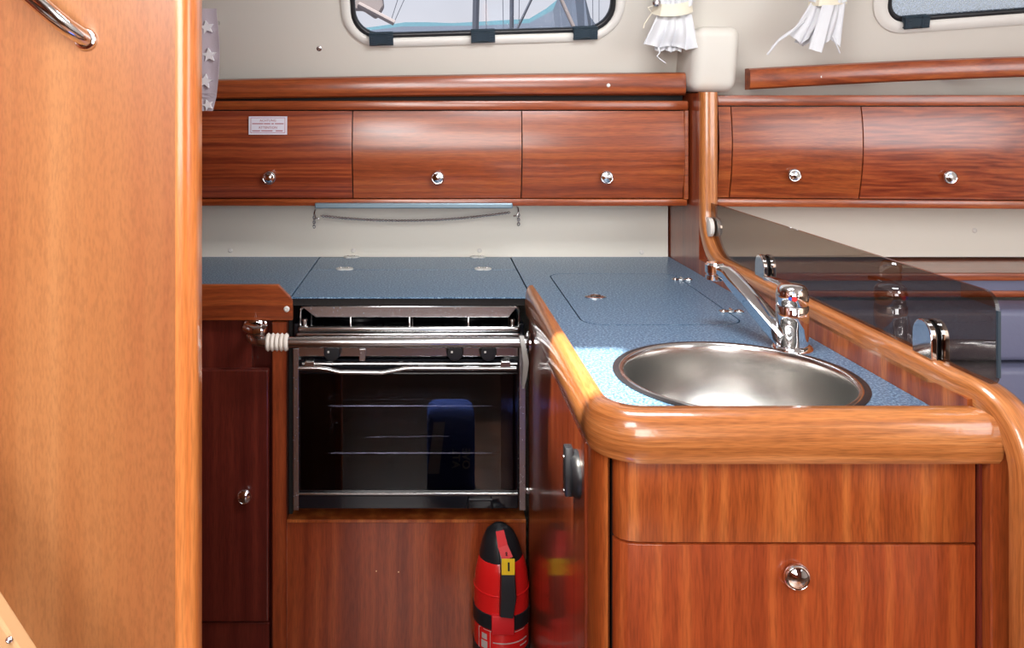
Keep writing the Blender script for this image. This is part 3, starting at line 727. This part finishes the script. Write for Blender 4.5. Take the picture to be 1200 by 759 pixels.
# ============================================================ LEFT CABINET
lc = thing('base_cabinet', 'dark mahogany base cabinet left of the cooker with one door', 'cabinet', (-.6, 2.1, 0))
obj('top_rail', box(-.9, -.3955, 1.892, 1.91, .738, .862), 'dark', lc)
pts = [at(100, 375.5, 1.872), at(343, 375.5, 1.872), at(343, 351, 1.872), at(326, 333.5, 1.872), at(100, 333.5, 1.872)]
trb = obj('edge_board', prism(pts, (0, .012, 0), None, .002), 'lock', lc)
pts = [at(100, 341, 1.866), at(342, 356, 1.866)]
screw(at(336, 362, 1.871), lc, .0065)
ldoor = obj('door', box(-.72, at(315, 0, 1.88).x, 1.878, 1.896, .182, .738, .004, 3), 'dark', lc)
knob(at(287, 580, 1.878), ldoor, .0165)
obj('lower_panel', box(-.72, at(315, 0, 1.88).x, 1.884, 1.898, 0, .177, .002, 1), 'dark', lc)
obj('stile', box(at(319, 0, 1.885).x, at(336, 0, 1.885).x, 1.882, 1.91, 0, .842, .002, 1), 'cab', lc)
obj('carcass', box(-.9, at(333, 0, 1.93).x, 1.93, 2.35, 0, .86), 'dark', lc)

# cooker niche
nc = thing('cooker_niche', 'mahogany niche holding the cooker with wide plain panel below', 'cabinet', (-.04, 1.9, 0))
obj('front_panel', box(at(336.5, 0, 1.89).x, .212, 1.889, 1.905, 0, .396), 'cab', nc)
obj('sill', box(at(336.5, 0, 1.89).x, .212, 1.886, 2.33, .3965, .404, .001, 1), 'front', nc)
obj('back_board', box(-.31, .2105, 2.335, 2.35, .405, .87), 'gap', nc)
obj('side_board', box(-.316, -.308, 1.91, 2.33, .405, .87), 'gap', nc)
for pxx, pyy in ((441, 669), (467, 670)): obj('nail_hole', lathe([(.0018, 0), (.0015, .0006), (0, .0006)], at(pxx, pyy, 1.889), '-Y', 8), 'raw', nc)

# ============================================================ COOKER
F = 1.868
ck = thing('gas_cooker', 'stainless and black glass gas cooker slung in the niche', 'cooker', (-.04, 2.05, .43))
def bx(px0, px1, py0, py1, Y, d, bv=0):   # box whose front face fills a pixel rectangle at depth Y
    a = at(px0, py1, Y); c = at(px1, py0, Y); return box(a.x, c.x, Y, Y+d, a.z, c.z, bv, 3)
# oven shell
sh = new()
a = at(350, 582, F); c = at(608, 408, F)
box(a.x, a.x+.03, F+.012, 2.28, a.z, c.z, 0, 2, sh); box(c.x-.03, c.x, F+.012, 2.28, a.z, c.z, 0, 2, sh)
box(a.x+.03, c.x-.03, F+.012, 2.28, a.z, a.z+.012, 0, 2, sh); box(a.x+.03, c.x-.03, F+.012, 2.28, c.z-.02, c.z, 0, 2, sh); box(a.x, c.x, 2.281, 2.29, a.z, c.z, 0, 2, sh)
obj('oven_shell', sh, 'enamel', ck)
obj('side_strip', bx(343.5, 350, 408, 598, F-.004, .02, .001), 'steel_r', ck)
obj('side_strip', bx(608.5, 616, 396, 598, F-.010, .026, .001), 'steel_r', ck)
obj('control_panel', bx(350, 607, 404, 417.5, F-.002, .02, .001), 'steel', ck)
for px in (390, 533, 571.5):
    c0 = at(px, 410.5, F-.002)
    k = obj('burner_knob', lathe([(.0195, 0), (.0195, .004), (.0175, .018), (.016, .021), (0, .022)], c0, '-Y', 28), 'black', ck, True, 40)
    obj('pointer_mark', box(c0.x-.009, c0.x-.005, c0.y-.0235, c0.y-.0215, c0.z+.001, c0.z+.005), 'white', k)
# hob: tray, front trim steps
obj('hob_tray', box(-.298, .205, F+.012, 2.30, .800, .812), 'enamel', ck)
hw_ = new(); box(-.300, -.290, F+.012, 2.30, .812, .838, .001, 1, hw_); box(.197, .207, F+.012, 2.30, .812, .838, .001, 1, hw_); box(-.29, .197, 2.29, 2.30, .812, .838, 0, 1, hw_)
obj('hob_wall', hw_, 'enamel', ck)
obj('front_trim', bx(349, 609, 383.0, 389.2, F-.004, .016, .0048), 'steel', ck, True)
obj('front_trim', bx(347, 609, 390.4, 394.4, F-.008, .02, .0034), 'steel', ck, True)
obj('front_trim', bx(347, 609, 395.4, 403.2, F-.004, .016, .0015), 'steel_r', ck, True)
# burners and pan supports
for bxp, byp, r in ((-.17, 2.06, .045), (.09, 2.06, .036)):
    bu = obj('burner', lathe([(r+.014, .812), (r+.012, .818), (r, .820), (r, .832), (r*.8, .838), (0, .839)], (bxp, byp, 0), 'Z', 28), 'black', ck, True, 40)
for x0, x1 in ((-.272, -.047), (-.041, .181)):
    g = new(); z = .872
    tube([Vector((x, y, z)) for x, y in rrect(x0, x1, 1.93, 2.225, .02, 4)], .0027, 8, g, True)
    for s in (.33, .67):
        xx = x0+(x1-x0)*s; tube([Vector((xx, 1.93, z)), Vector((xx, 2.03, z))], .0024, 8, g); tube([Vector((xx, 2.225, z)), Vector((xx, 2.10, z))], .0024, 8, g)
    for xx in (x0, x1):
        for yy in (1.955, 2.2): tube([Vector((xx, yy, z)), Vector((xx, yy, .8125))], .0024, 8, g)
    obj('pan_support', g, 'steel', ck, True)
for px in (411, 480, 549):
    p0 = at(px, 384, F+.012); p1 = at(px+.6, 366, F+.02)
    obj('guard_wire', tube([p0, p0.lerp(p1, .5)+Vector((-.001, 0, 0)), p1, p1+Vector((.0, .10, .0))], .0022, 8), 'steel', ck, True)
# raised fiddle frame round the hob
zf = .866; fy = F+.014
obj('fiddle_bar', prism([at(370, 371.5, fy-.002), at(596, 371.5, fy-.002), at(606, 359.5, fy-.002), at(354, 359.5, fy-.002)], (0, .003, 0), None, .0007), 'steel_r', ck)
fa_ = at(354, 361, fy); fc_ = at(606.5, 361, fy)
obj('fiddle_frame', tube([fa_+Vector((0, 0, 0))]+[Vector((fa_.x+.008, fy+.30, fa_.z)), Vector((fc_.x-.008, fy+.30, fc_.z)), fc_], .003, 8), 'steel', ck, True)
obj('fiddle_frame', tube([at(352, 383, fy), at(352.5, 362, fy), at(356, 359.2, fy), at(604, 359.2, fy), at(608, 363, fy), at(608, 383, fy)], .0024, 8), 'steel', ck, True)
for px in (357.5, 600.5):
    c0 = at(px, 383.5, F+.010)
    obj('fiddle_foot', lathe([(.011, 0), (.011, .002), (.0055, .004), (.005, .014), (.0065, .015), (.006, .019), (0, .020)], c0, 'Z', 16), 'steel', ck, True, 40)
# oven door
od = obj('oven_door', holed([at(350.5, 575.5, F), at(607, 575.5, F), at(607, 421, F), at(350.5, 421, F)], [[at(385, 549, F), at(575, 549, F), at(575, 449, F), at(385, 449, F)]], (0, .012, 0)), 'enamel', ck)
obj('glass', bx(352, 606, 438, 574, F-.004, .004), 'oven_glass', od)
obj('lower_trim', bx(350, 607, 577.5, 580.0, F-.006, .012, .0008), 'steel', ck)
obj('drawer_front', bx(350, 607, 580.3, 596, F-.003, .012, .002), 'enamel', ck)
lt = obj('latch_loop', tube([at(548, 594.5, F-.008), at(550, 585.5, F-.014), at(576, 585.5, F-.014), at(577, 595, F-.008)], .0028, 8), 'black', ck, True)
obj('towel_bar', tube([at(354, 426, F-.014), at(606, 426, F-.014)], .0030, 10), 'steel', ck, True)
for px in (363, 593): obj('bar_bracket', bx(px-6, px+5, 423.5, 431, F-.022, .022, .0015), 'steel', ck)
obj('bar_bracket', bx(421, 428, 409, 423, F-.026, .022, .001), 'steel_r', ck)
hp = [(350, 431.2), (374, 431.2), (384, 432.5), (398, 436), (448, 436.6), (462, 434), (474, 431.6), (484, 431.2), (605, 431.4)]
obj('door_handle', tube([at(x, y, F-.020) for x, y in hp], .0048, 12), 'steel', od, True)
# inside: racks
obj('oven_rack', tube([at(430, 545, 1.92), at(430, 512, 1.92), at(526, 511, 1.92), at(526, 545, 1.92)], .0022, 6), 'steel', ck, True)
for z_, yy0 in ((.648, 1.905), (.543, 1.905)):
    g = new(); x0, x1 = -.262, .155
    tube([Vector((x, y, z_)) for x, y in ((x0, yy0), (x1, yy0), (x1, 2.25), (x0, 2.25))], .0026, 6, g, True)
    for k in range(1, 14): tube([Vector((x0+(x1-x0)*k/14, yy0, z_)), Vector((x0+(x1-x0)*k/14, 2.25, z_))], .0014, 5, g)
    obj('oven_rack', g, 'steel', ck, True)
# white strap hanging over the right strip
SG = 1.7935
obj('strap', sweep([Vector((at(611, 393, SG).x, 1.812, at(0, 400.8, 1.812).z+.0135)), at(611.5, 394, SG+.004), at(612.5, 400, SG-.001), at(614, 410, SG), at(616.5, 425, SG+.012), at(615, 440, SG+.03), at(613, 455, SG+.055)], [(-.0045, -.0012), (.0045, -.0012), (.0045, .0012), (-.0045, .0012)], Vector((.1, -1, .15)), width=[.9, 1, 1, 1.1, 1.3, 1.1, .5]), 'gray', ck, True)
for pxx, pyy in ((618, 574),): obj('gimbal_bolt', lathe([(.006, 0), (.006, .004), (.003, .005), (.003, .012), (0, .012)], at(pxx, pyy, F-.004), '-Y', 14), 'steel', ck, True, 40)

# grab bar across the cooker
gb = thing('grab_bar', 'polished steel safety bar across the cooker front', 'bar', (-.08, 1.81, .82))
GY = 1.812; zb = at(0, 400.8, GY).z
xl = at(292, 0, GY).x
pth = [Vector((xl-.002, 1.885, zb+.012)), Vector((xl-.004, GY+.035, zb+.010)), Vector((xl+.001, GY+.014, zb+.006)), Vector((xl+.012, GY+.003, zb+.002)), Vector((xl+.032, GY, zb)), Vector((at(450, 0, GY).x, GY, zb)), Vector((.2115, GY, zb))]
obj('bar', tube(pth, .0115, 20), 'steel', gb, True, 60)
obj('mounting_flange', lathe([(.027, 0), (.027, .004), (.023, .007), (.013, .009)], (xl-.002, 1.891, zb+.012), '-Y', 28), 'chrome', gb, True, 40)
obj('mounting_flange', lathe([(.024, 0), (.024, .004), (.014, .008)], (.2118, GY, zb), '-X', 28), 'chrome', gb, True, 40)
cl = at(298, 389, GY)
obj('clamp_fitting', tube([at(289, 384, GY+.02), at(300, 388, GY-.005), at(306, 387, GY)], .011, 14), 'chrome', gb, True, 60)
b = new()
for k in range(5):
    xx = at(314.5, 0, GY).x+k*.0095
    lathe([(.0118, -.0045), (.0165, -.0038), (.0195, 0), (.0165, .0038), (.0118, .0045)], (xx, GY, zb), 'X', 24, b)
wb = obj('cord_wrapping', b, 'rope', gb, True, 80); wb['label'] = 'white cord wound round the bar'

# ============================================================ EXTINGUISHER
EX, EY = .152, 1.822
fe = thing('fire_extinguisher', 'red and black fire extinguisher strapped below the cooker', 'extinguisher', (EX, EY, .09))
r = .059
obj('cylinder', lathe([(0, .092), (.045, .092), (.056, .10), (r, .115), (r, .29), (r*.985, .305), (r*.93, .335), (r*.80, .362), (r*.5, .382), (0, .386)], (EX, EY, 0), 'Z', 48), 'red', fe, True, 60)
obj('seam', lathe([(r*.995, .300), (r*1.012, .3015), (r*1.005, .3035), (r*.975, .3045)], (EX, EY, 0), 'Z', 48), 'red', fe, True)
obj('clamping_strap', lathe([(r, .232), (r+.0018, .233), (r+.0018, .262), (r, .263)], (EX, EY, 0), 'Z', 48), 'black', fe, True)
obj('clamping_strap', lathe([(r, .150), (r+.0018, .151), (r+.0018, .185), (r, .186)], (EX, EY, 0), 'Z', 48), 'black', fe, True)
# head hood: tapered dome, wider than deep
prof = [(.048, .330), (.049, .345), (.045, .370), (.038, .394), (.029, .412), (.015, .424), (0, .427)]
b = lathe(prof, (EX, EY, 0), 'Z', 36)
for v in b.verts:
    f = (v.co.z-.335)/.105; v.co.x -= .004*f
obj('head_cover', b, 'black', fe, True, 60)
# operating lever running down the front
lvp = [at(585.5, 620, EY-.022), at(589, 638, EY-.046), at(593, 655, EY-.058), at(595, 672, EY-.066), at(595.5, 700, EY-.070), at(593.5, 722, EY-.074)]
lv_ = obj('lever', sweep(lvp, [(-.0125, -.006), (.0125, -.006), (.0135, 0), (.0115, .006), (-.0115, .006), (-.0135, 0)], Vector((0, -1, 0)), width=[.55, .75, .95, 1.15, 1.3, 1.1]), 'black', fe, True, 40)
pl_ = [lvp[0]+Vector((0, -.007, 0)), lvp[1]+Vector((0, -.007, 0)), at(595, 655, EY-.0665)]
obj('trigger_tag', sweep(pl_, [(-.0115, -.0012), (.0115, -.0012), (.0115, .0012), (-.0115, .0012)], Vector((0, -1, 0)), width=[.75, .9, 1.0]), 'redp', fe)
tg = at(595.5, 664, EY-.076)
yt = obj('number_tag', box(tg.x-.0135, tg.x+.0135, tg.y-.001, tg.y+.001, tg.z-.0165, tg.z+.0165, .0006, 1), 'yellow', fe); yt['label'] = 'yellow tag printed with a black 1'
def tmtx(p): return Matrix.Translation(p) @ FACE.to_4x4()
text_mesh('1', .024, 'number', 'black', fe, tmtx(tg+Vector((.001, -.0015, 0))))
text_mesh('2', .009, 'number', 'black', fe, tmtx(at(593.5, 649, EY-.068)))
# clasp and lower label
cc = at(589.5, 730, EY-r-.006)
obj('clasp', box(cc.x-.0235, cc.x+.0235, cc.y, cc.y+.014, cc.z-.026, cc.z+.014, .003, 2), 'redp', fe, True)
def on_cyl(px_off, z, rr=r+.0006): 
    a = math.asin(max(-1, min(1, px_off/rr))); return Vector((EX+rr*math.sin(a), EY-rr*math.cos(a), z))
def cylpatch(x0, x1, z0, z1, mat, name, rr=r+.0006, n=8):
    b = new(); A_ = [b.verts.new(on_cyl(x0+(x1-x0)*k/n, z0, rr)) for k in range(n+1)]; B2 = [b.verts.new(on_cyl(x0+(x1-x0)*k/n, z1, rr)) for k in range(n+1)]
    for k in range(n): b.faces.new((A_[k], A_[k+1], B2[k+1], B2[k]))
    bmesh.ops.solidify(b, geom=b.faces[:], thickness=.0003); return b
b = new()
for (x0, x1, z0, z1) in ((-.050, .055, .2285, .2298), (-.050, -.049, .14, .2298), (-.028, -.027, .14, .2298), (-.022, .050, .206, .2085), (.035, .050, .196, .1985)):
    merge(b, cylpatch(x0, x1, z0, z1, 'white', 'label_lines'))
for x0, x1, z0, z1 in ((-.044, -.034, .209, .221), (-.045, -.033, .19, .206), (-.042, -.036, .17, .187)):
    merge(b, cylpatch(x0, x1, z0, z1, 'white', 'p'))
obj('label_print', b, 'white', fe)
obj('wall_bracket', box(EX-.03, EX+.03, 1.8825, 1.8885, .10, .30), 'black', fe)

# ============================================================ CURTAINS
def pleated(topL, topR, botL, botR, Y, folds, amp, rows=14, cols=96, skew=0, seed=1, bulge=.0, jag=.004):
    """pleated cloth from pixel corners, all on depth Y"""
    rnd = random.Random(seed); b = new(); G = []
    TL, TR, BL, BR = [at(*p, Y) for p in (topL, topR, botL, botR)]
    ph = [rnd.uniform(-.6, .6) for _ in range(folds+2)]
    for j in range(rows+1):
        v = j/rows; row = []
        for i in range(cols+1):
            u = i/cols; p = TL.lerp(TR, u).lerp(BL.lerp(BR, u), v)
            a = u*folds*2*PI + .5*math.sin(u*9+seed)+.3*v*math.sin(5*u)
            d = amp*(.35+.65*v)*math.sin(a) - bulge*math.sin(PI*u)*math.sin(PI*min(1, v*1.1))
            z = p.z + (jag*math.sin(a*.5+1)*v*v)
            row.append(b.verts.new((p.x+amp*.4*math.cos(a)*v, p.y+d, z)))
        G.append(row)
    for j in range(rows):
        for i in range(cols): b.faces.new((G[j][i], G[j][i+1], G[j+1][i+1], G[j+1][i]))
    bmesh.ops.recalc_face_normals(b, faces=b.faces[:]); bmesh.ops.solidify(b, geom=b.faces[:], thickness=.0012)
    return b
c1 = thing('tied_curtain', 'gathered white curtain tied up left of the cream column', 'curtain', tuple(at(785, 30, 2.12)))
obj('skirt', pleated((770, 18), (810, 17), (753, 53), (816, 57), 2.125, 4, .008, seed=2, bulge=.02), 'cloth', c1, True, 80)
obj('underlayer', pleated((773, 18), (802, 18), (766, 60), (797, 60), 2.138, 5, .006, seed=5), 'cloth', c1, True, 80)
obj('upper_cloth', pleated((764, -60), (826, -60), (771, 8), (809, 8), 2.115, 6, .006, seed=4, bulge=.015), 'cloth', c1, True, 80)
obj('tie_band', sweep([at(765, 9, 2.125), at(775, 12, 2.10), at(790, 12, 2.093), at(803, 10, 2.10), at(811, 7, 2.125)], [(-.001, -.015), (.001, -.015), (.001, .015), (-.001, .015)], Vector((0, 0, 1))), 'tie', c1, True)
obj('loose_thread', tube([at(771, 56, 2.12), at(773, 62, 2.11), at(770, 66, 2.11), at(773, 69, 2.11), at(780, 74, 2.12)], .0018, 6), 'cloth', c1, True)
obj('hook', lathe([(.009, 0), (.010, .003), (.006, .006), (.0035, .003), (0, .003)], at(769, 3, 2.095), '-Y', 18), 'steel_r', c1, True, 50)
obj('hook_cord', tube([at(767, 6, 2.10), at(759, 9, 2.10), at(764, 15, 2.10), at(755, 28, 2.11), at(754, 33, 2.11)], .0016, 6), 'tie', c1, True)
c2 = thing('tied_curtain', 'gathered white curtain with hanging ties right of the cream column', 'curtain', tuple(at(955, 30, 2.08)))
obj('skirt', pleated((950, 3), (990, 3), (924, 46), (982, 52), 2.09, 5, .007, seed=9, bulge=.015, jag=.012), 'cloth', c2, True, 80)
obj('underlayer', pleated((954, 3), (976, 3), (930, 52), (960, 50), 2.102, 3, .006, seed=12, jag=.006), 'cloth', c2, True, 80)
obj('tie_strip', pleated((963, 6), (977, 6), (947, 59), (962, 61), 2.068, 1, .002, seed=3), 'cloth', c2, True, 80)
obj('upper_cloth', pleated((945, -60), (1010, -60), (950, 3), (990, 3), 2.085, 6, .006, seed=14, bulge=.01), 'cloth', c2, True, 80)
obj('tie_band', sweep([at(948, 2, 2.10), at(960, 3, 2.070), at(975, 2, 2.070), at(992, 0, 2.095)], [(-.001, -.009), (.001, -.009), (.001, .009), (-.001, .009)], Vector((0, 0, 1))), 'tie', c2, True)
obj('tie_cord', tube([at(942, 25, 2.08), at(924, 40, 2.07), at(912, 48, 2.08), at(899, 64, 2.09)], .0025, 6), 'cloth', c2, True)
obj('tie_cord', tube([at(945, 20, 2.08), at(930, 34, 2.07), at(914, 45, 2.08), at(904, 56, 2.09)], .002, 6), 'cloth', c2, True)
obj('tie_cord', tube([at(975, 42, 2.08), at(980, 52, 2.08), at(984, 62, 2.09)], .0018, 6), 'cloth', c2, True)
# mauve curtain with white stars beside the bulkhead
c3 = thing('star_curtain', 'grey mauve curtain with white stars beside the bulkhead', 'curtain', tuple(at(240, 70, 2.0)))
SYc = 2.0
def scy(px, py): return 1.975+.006*math.sin((px-200)*.16)+.004*math.sin(py*.07)
b = new(); G = []
for j in range(29):
    py = 10+120*j/28; row = []
    bulge_ = 3.5*math.sin(PI*min(1, max(0, (py-15)/95)))
    for i in range(25):
        px = 190+(254+bulge_-190)*i/24
        if py > 112: px -= (i/24)*1.5*(py-112)/6
        Y = scy(px, py)-.010*math.sin(PI*(i/24))+(.002*math.sin(PI*(py-108)/4) if 108 < py < 112 else 0)
        row.append(b.verts.new(at(px, py, Y)))
    G.append(row)
for j in range(28):
    for i in range(24): b.faces.new((G[j][i], G[j][i+1], G[j+1][i+1], G[j+1][i]))
bmesh.ops.recalc_face_normals(b, faces=b.faces[:]); bmesh.ops.solidify(b, geom=b.faces[:], thickness=.0025)
obj('cloth', b, 'starcloth', c3, True, 70)
for py in (109.5, 114):
    obj('hem_seam', tube([at(px, py, scy(px, py)-.014) for px in (200, 215, 230, 245, 252)], .0012, 5), 'starcloth', c3, True)
def star(px, py, rad, rot, clip=None):
    c0 = at(px, py, scy(px, py)-.0165); pts = []
    for k in range(10):
        rr = rad*(1 if k % 2 == 0 else .45); a = rot+PI/2+k*PI/5; pts.append(c0+Vector((rr*math.cos(a), 0, rr*math.sin(a))))
    return prism(pts, (0, .0105, 0))
for px, py, rad, rt in ((242, 32, .0165, .2), (244.5, 64.5, .017, .1), (240, 95, .017, -.15), (243, 123, .013, .3), (222, 50, .016, 0), (225, 85, .016, .3)):
    obj('star', star(px, py, rad, rt), 'star', c3)

rod = at(222, 14, 1.965)
obj('rod', tube([Vector((rod.x, 1.99, rod.z)), Vector((rod.x, 2.245, rod.z))], .006, 10), 'steel', c3, True)
# ============================================================ SALOON SIDE
sp_ = thing('saloon_shelf', 'mahogany shelf edge under the cream panel at far right', 'shelf', (1.4, 2.2, .87))
obj('front_edge', box(.76, 2.28, 2.14, 2.165, .879, .898, .003, 2), 'lock', sp_, True)
obj('lower_edge', box(.76, 2.28, 2.14, 2.165, .838, .853, .002, 2), 'lock', sp_, True)
obj('recess_panel', box(.76, 2.28, 2.150, 2.16, .853, .879), 'vinyl', sp_)
obj('top', box(.76, 2.28, 2.165, 2.40, .884, .893), 'lock', sp_)
cp_ = struct(obj('trim_3', prism([Vector((.745, 2.36, .90)), Vector((2.28, 2.36, .90)), Vector((2.28, 2.36, 1.08)), Vector((.745, 2.36, 1.08))], (0, .015, 0)), 'cream'), 'cream panel right of the divider')
screw(at(1142, 270, 2.36), cp_, .007)
bag = thing('stand_in_bag', 'blue stand-in bag added out of view, mirrored in oven glass', 'bag', (.07, .82, 0))  # unseen stand-in, added for the blue reflection in the oven door
obj('body', box(-.01, .15, .74, .90, 0, .30, .03, 3), 'blue_standin_and_mark', bag, True, 60)
obj('stand_in_white_panel', prism([Vector((-.008, .902, .10)), Vector((.03, .902, .10)), Vector((.05, .902, .27)), Vector((.012, .902, .27))], (0, .002, 0)), 'cloth', bag)
for tx, xx, zz in (('OVE', .118, .15), ('ATL', .085, .15)):
    mt_ = Matrix.Translation(Vector((xx, .9025, zz))) @ Matrix(((0, 1, 0, 0), (0, 0, 1, 0), (1, 0, 0, 0), (0, 0, 0, 1)))
    text_mesh(tx, .036, 'stand_in_lettering', 'cloth', bag, mt_)
so = thing('settee', 'lavender grey vinyl settee behind the divider', 'sofa', (1.4, 1.9, 0))
obj('back_cushion', box(.80, 2.25, 2.02, 2.135, .712, .835, .015, 4), 'vinyl', so, True, 60)
obj('lower_back_cushion', box(.80, 2.25, 1.99, 2.135, .46, .705, .015, 4), 'vinyl', so, True, 60)
obj('seat_cushion', box(.80, 2.25, 1.50, 1.985, .34, .455, .02, 4), 'vinyl', so, True, 60)
obj('seat_base', box(.80, 2.25, 1.53, 2.13, 0, .338), 'cab', so)

# ============================================================ BEHIND THE CAMERA (seen only in reflections)
sb = thing('step_box', 'wooden companionway steps behind the viewer', 'steps', (.15, -1.2, 0))
obj('tread', box(-.25, .6, -1.25, -.95, .35, .38, .004, 2), 'front', sb); obj('tread', box(-.25, .6, -1.5, -1.25, .65, .68, .004, 2), 'front', sb)
obj('riser', box(-.25, .6, -1.27, -1.25, 0, .65), 'front', sb)

# ============================================================ OUTDOORS
sea = tag(obj('sea', box(-400, 900, 60, 1500, -2.2, -2.0), 'water'), 'calm pale water outside the window', 'water')
def ridge(name, pts, Y, mat, label, depth=25):
    b = new(); top = [at(px, py, Y) for px, py in pts]
    A1 = [b.verts.new(p) for p in top]; A0 = [b.verts.new(Vector((p.x, Y-depth, -2.0))) for p in top]; A2 = [b.verts.new(Vector((p.x, Y+depth, -2.0))) for p in top]
    for i in range(len(top)-1):
        b.faces.new((A0[i], A0[i+1], A1[i+1], A1[i])); b.faces.new((A1[i], A1[i+1], A2[i+1], A2[i]))
    b.faces.new([A0[0], A1[0], A2[0]]); b.faces.new([A0[-1], A2[-1], A1[-1]])
    for i in range(len(top)-1): b.faces.new((A0[i+1], A0[i], A2[i], A2[i+1]))
    return tag(obj(name, b, mat, None, False), label, 'hill')
ridge('far_ridge', [(200, 38), (400, 36), (440, 31), (475, 26), (500, 26), (530, 27), (560, 25.5), (600, 23), (620, 22), (640, 10), (655, -2), (668, -30), (678, 0), (684, 34)], 600, 'ridge', 'distant teal ridge outside the long window', 50)
ridge('near_hill', [(200, 50), (430, 36), (470, 31), (560, 30), (620, 27), (648, 12), (655, -5), (670, -40), (684, -10), (692, 20), (705, 38), (760, 42)], 420, 'hill', 'slate blue headland outside the long window', 40)
def mast(p0, p1, Y, r_, label, name='mast', mat='mastm', cat='mast', group=None):
    return tag(obj(name, tube([at(*p0, Y), at(*p1, Y)], r_, 8), mat, None, True), label, cat, group)
mast((556.5, 60), (562, -160), 14, .055, 'thick grey mast seen left of centre in the long window')
mast((599.5, 60), (600.5, -160), 14, .035, 'thin upright grey mast in the middle of the long window')
mast((606, 34), (632, -20), 13, .02, 'grey stay slanting up to the right beside the upright mast', 'stay', cat='rigging')
mast((676, 40), (640, -40), 13, .03, 'pale slanting boom before the headland', 'boom', 'sailm', 'rigging')
mast((462, 27), (420, 5), 12, .04, 'pale boom at the left end of the long window', 'boom', 'sailm', 'rigging')
for wi, (px, py, qx) in enumerate(((457, 28, 485), (461, 28, 500), (555, 40, 556), (570, 40, 569), (608, 40, 609), (590, 40, 588), (695, 40, 694), (702, 40, 702))):
    mast((px, py), (qx, -60), 12.5, .005, ['left of two fine slanting wires at the boom end', 'right of two fine slanting wires at the boom end', 'fine wire just left of the thick grey mast', 'fine wire just right of the thick grey mast', 'fine wire just right of the thin upright mast', 'fine wire just left of the thin upright mast', 'left of two fine wires right of the headland', 'right of two fine wires right of the headland'][wi], 'rigging_wire', cat='rigging', group='fine rigging wires outside the window')
b = prism([at(380, 0, 12), at(448, -8, 12), at(450, 8, 12), at(444, 18, 12), at(440, 22, 12), at(425, 12, 12), at(380, 12, 12)], (0, .15, 0), None, .03)
tag(obj('furled_sail', b, 'sailm'), 'pale bundled sail at the left end of the long window', 'sail')
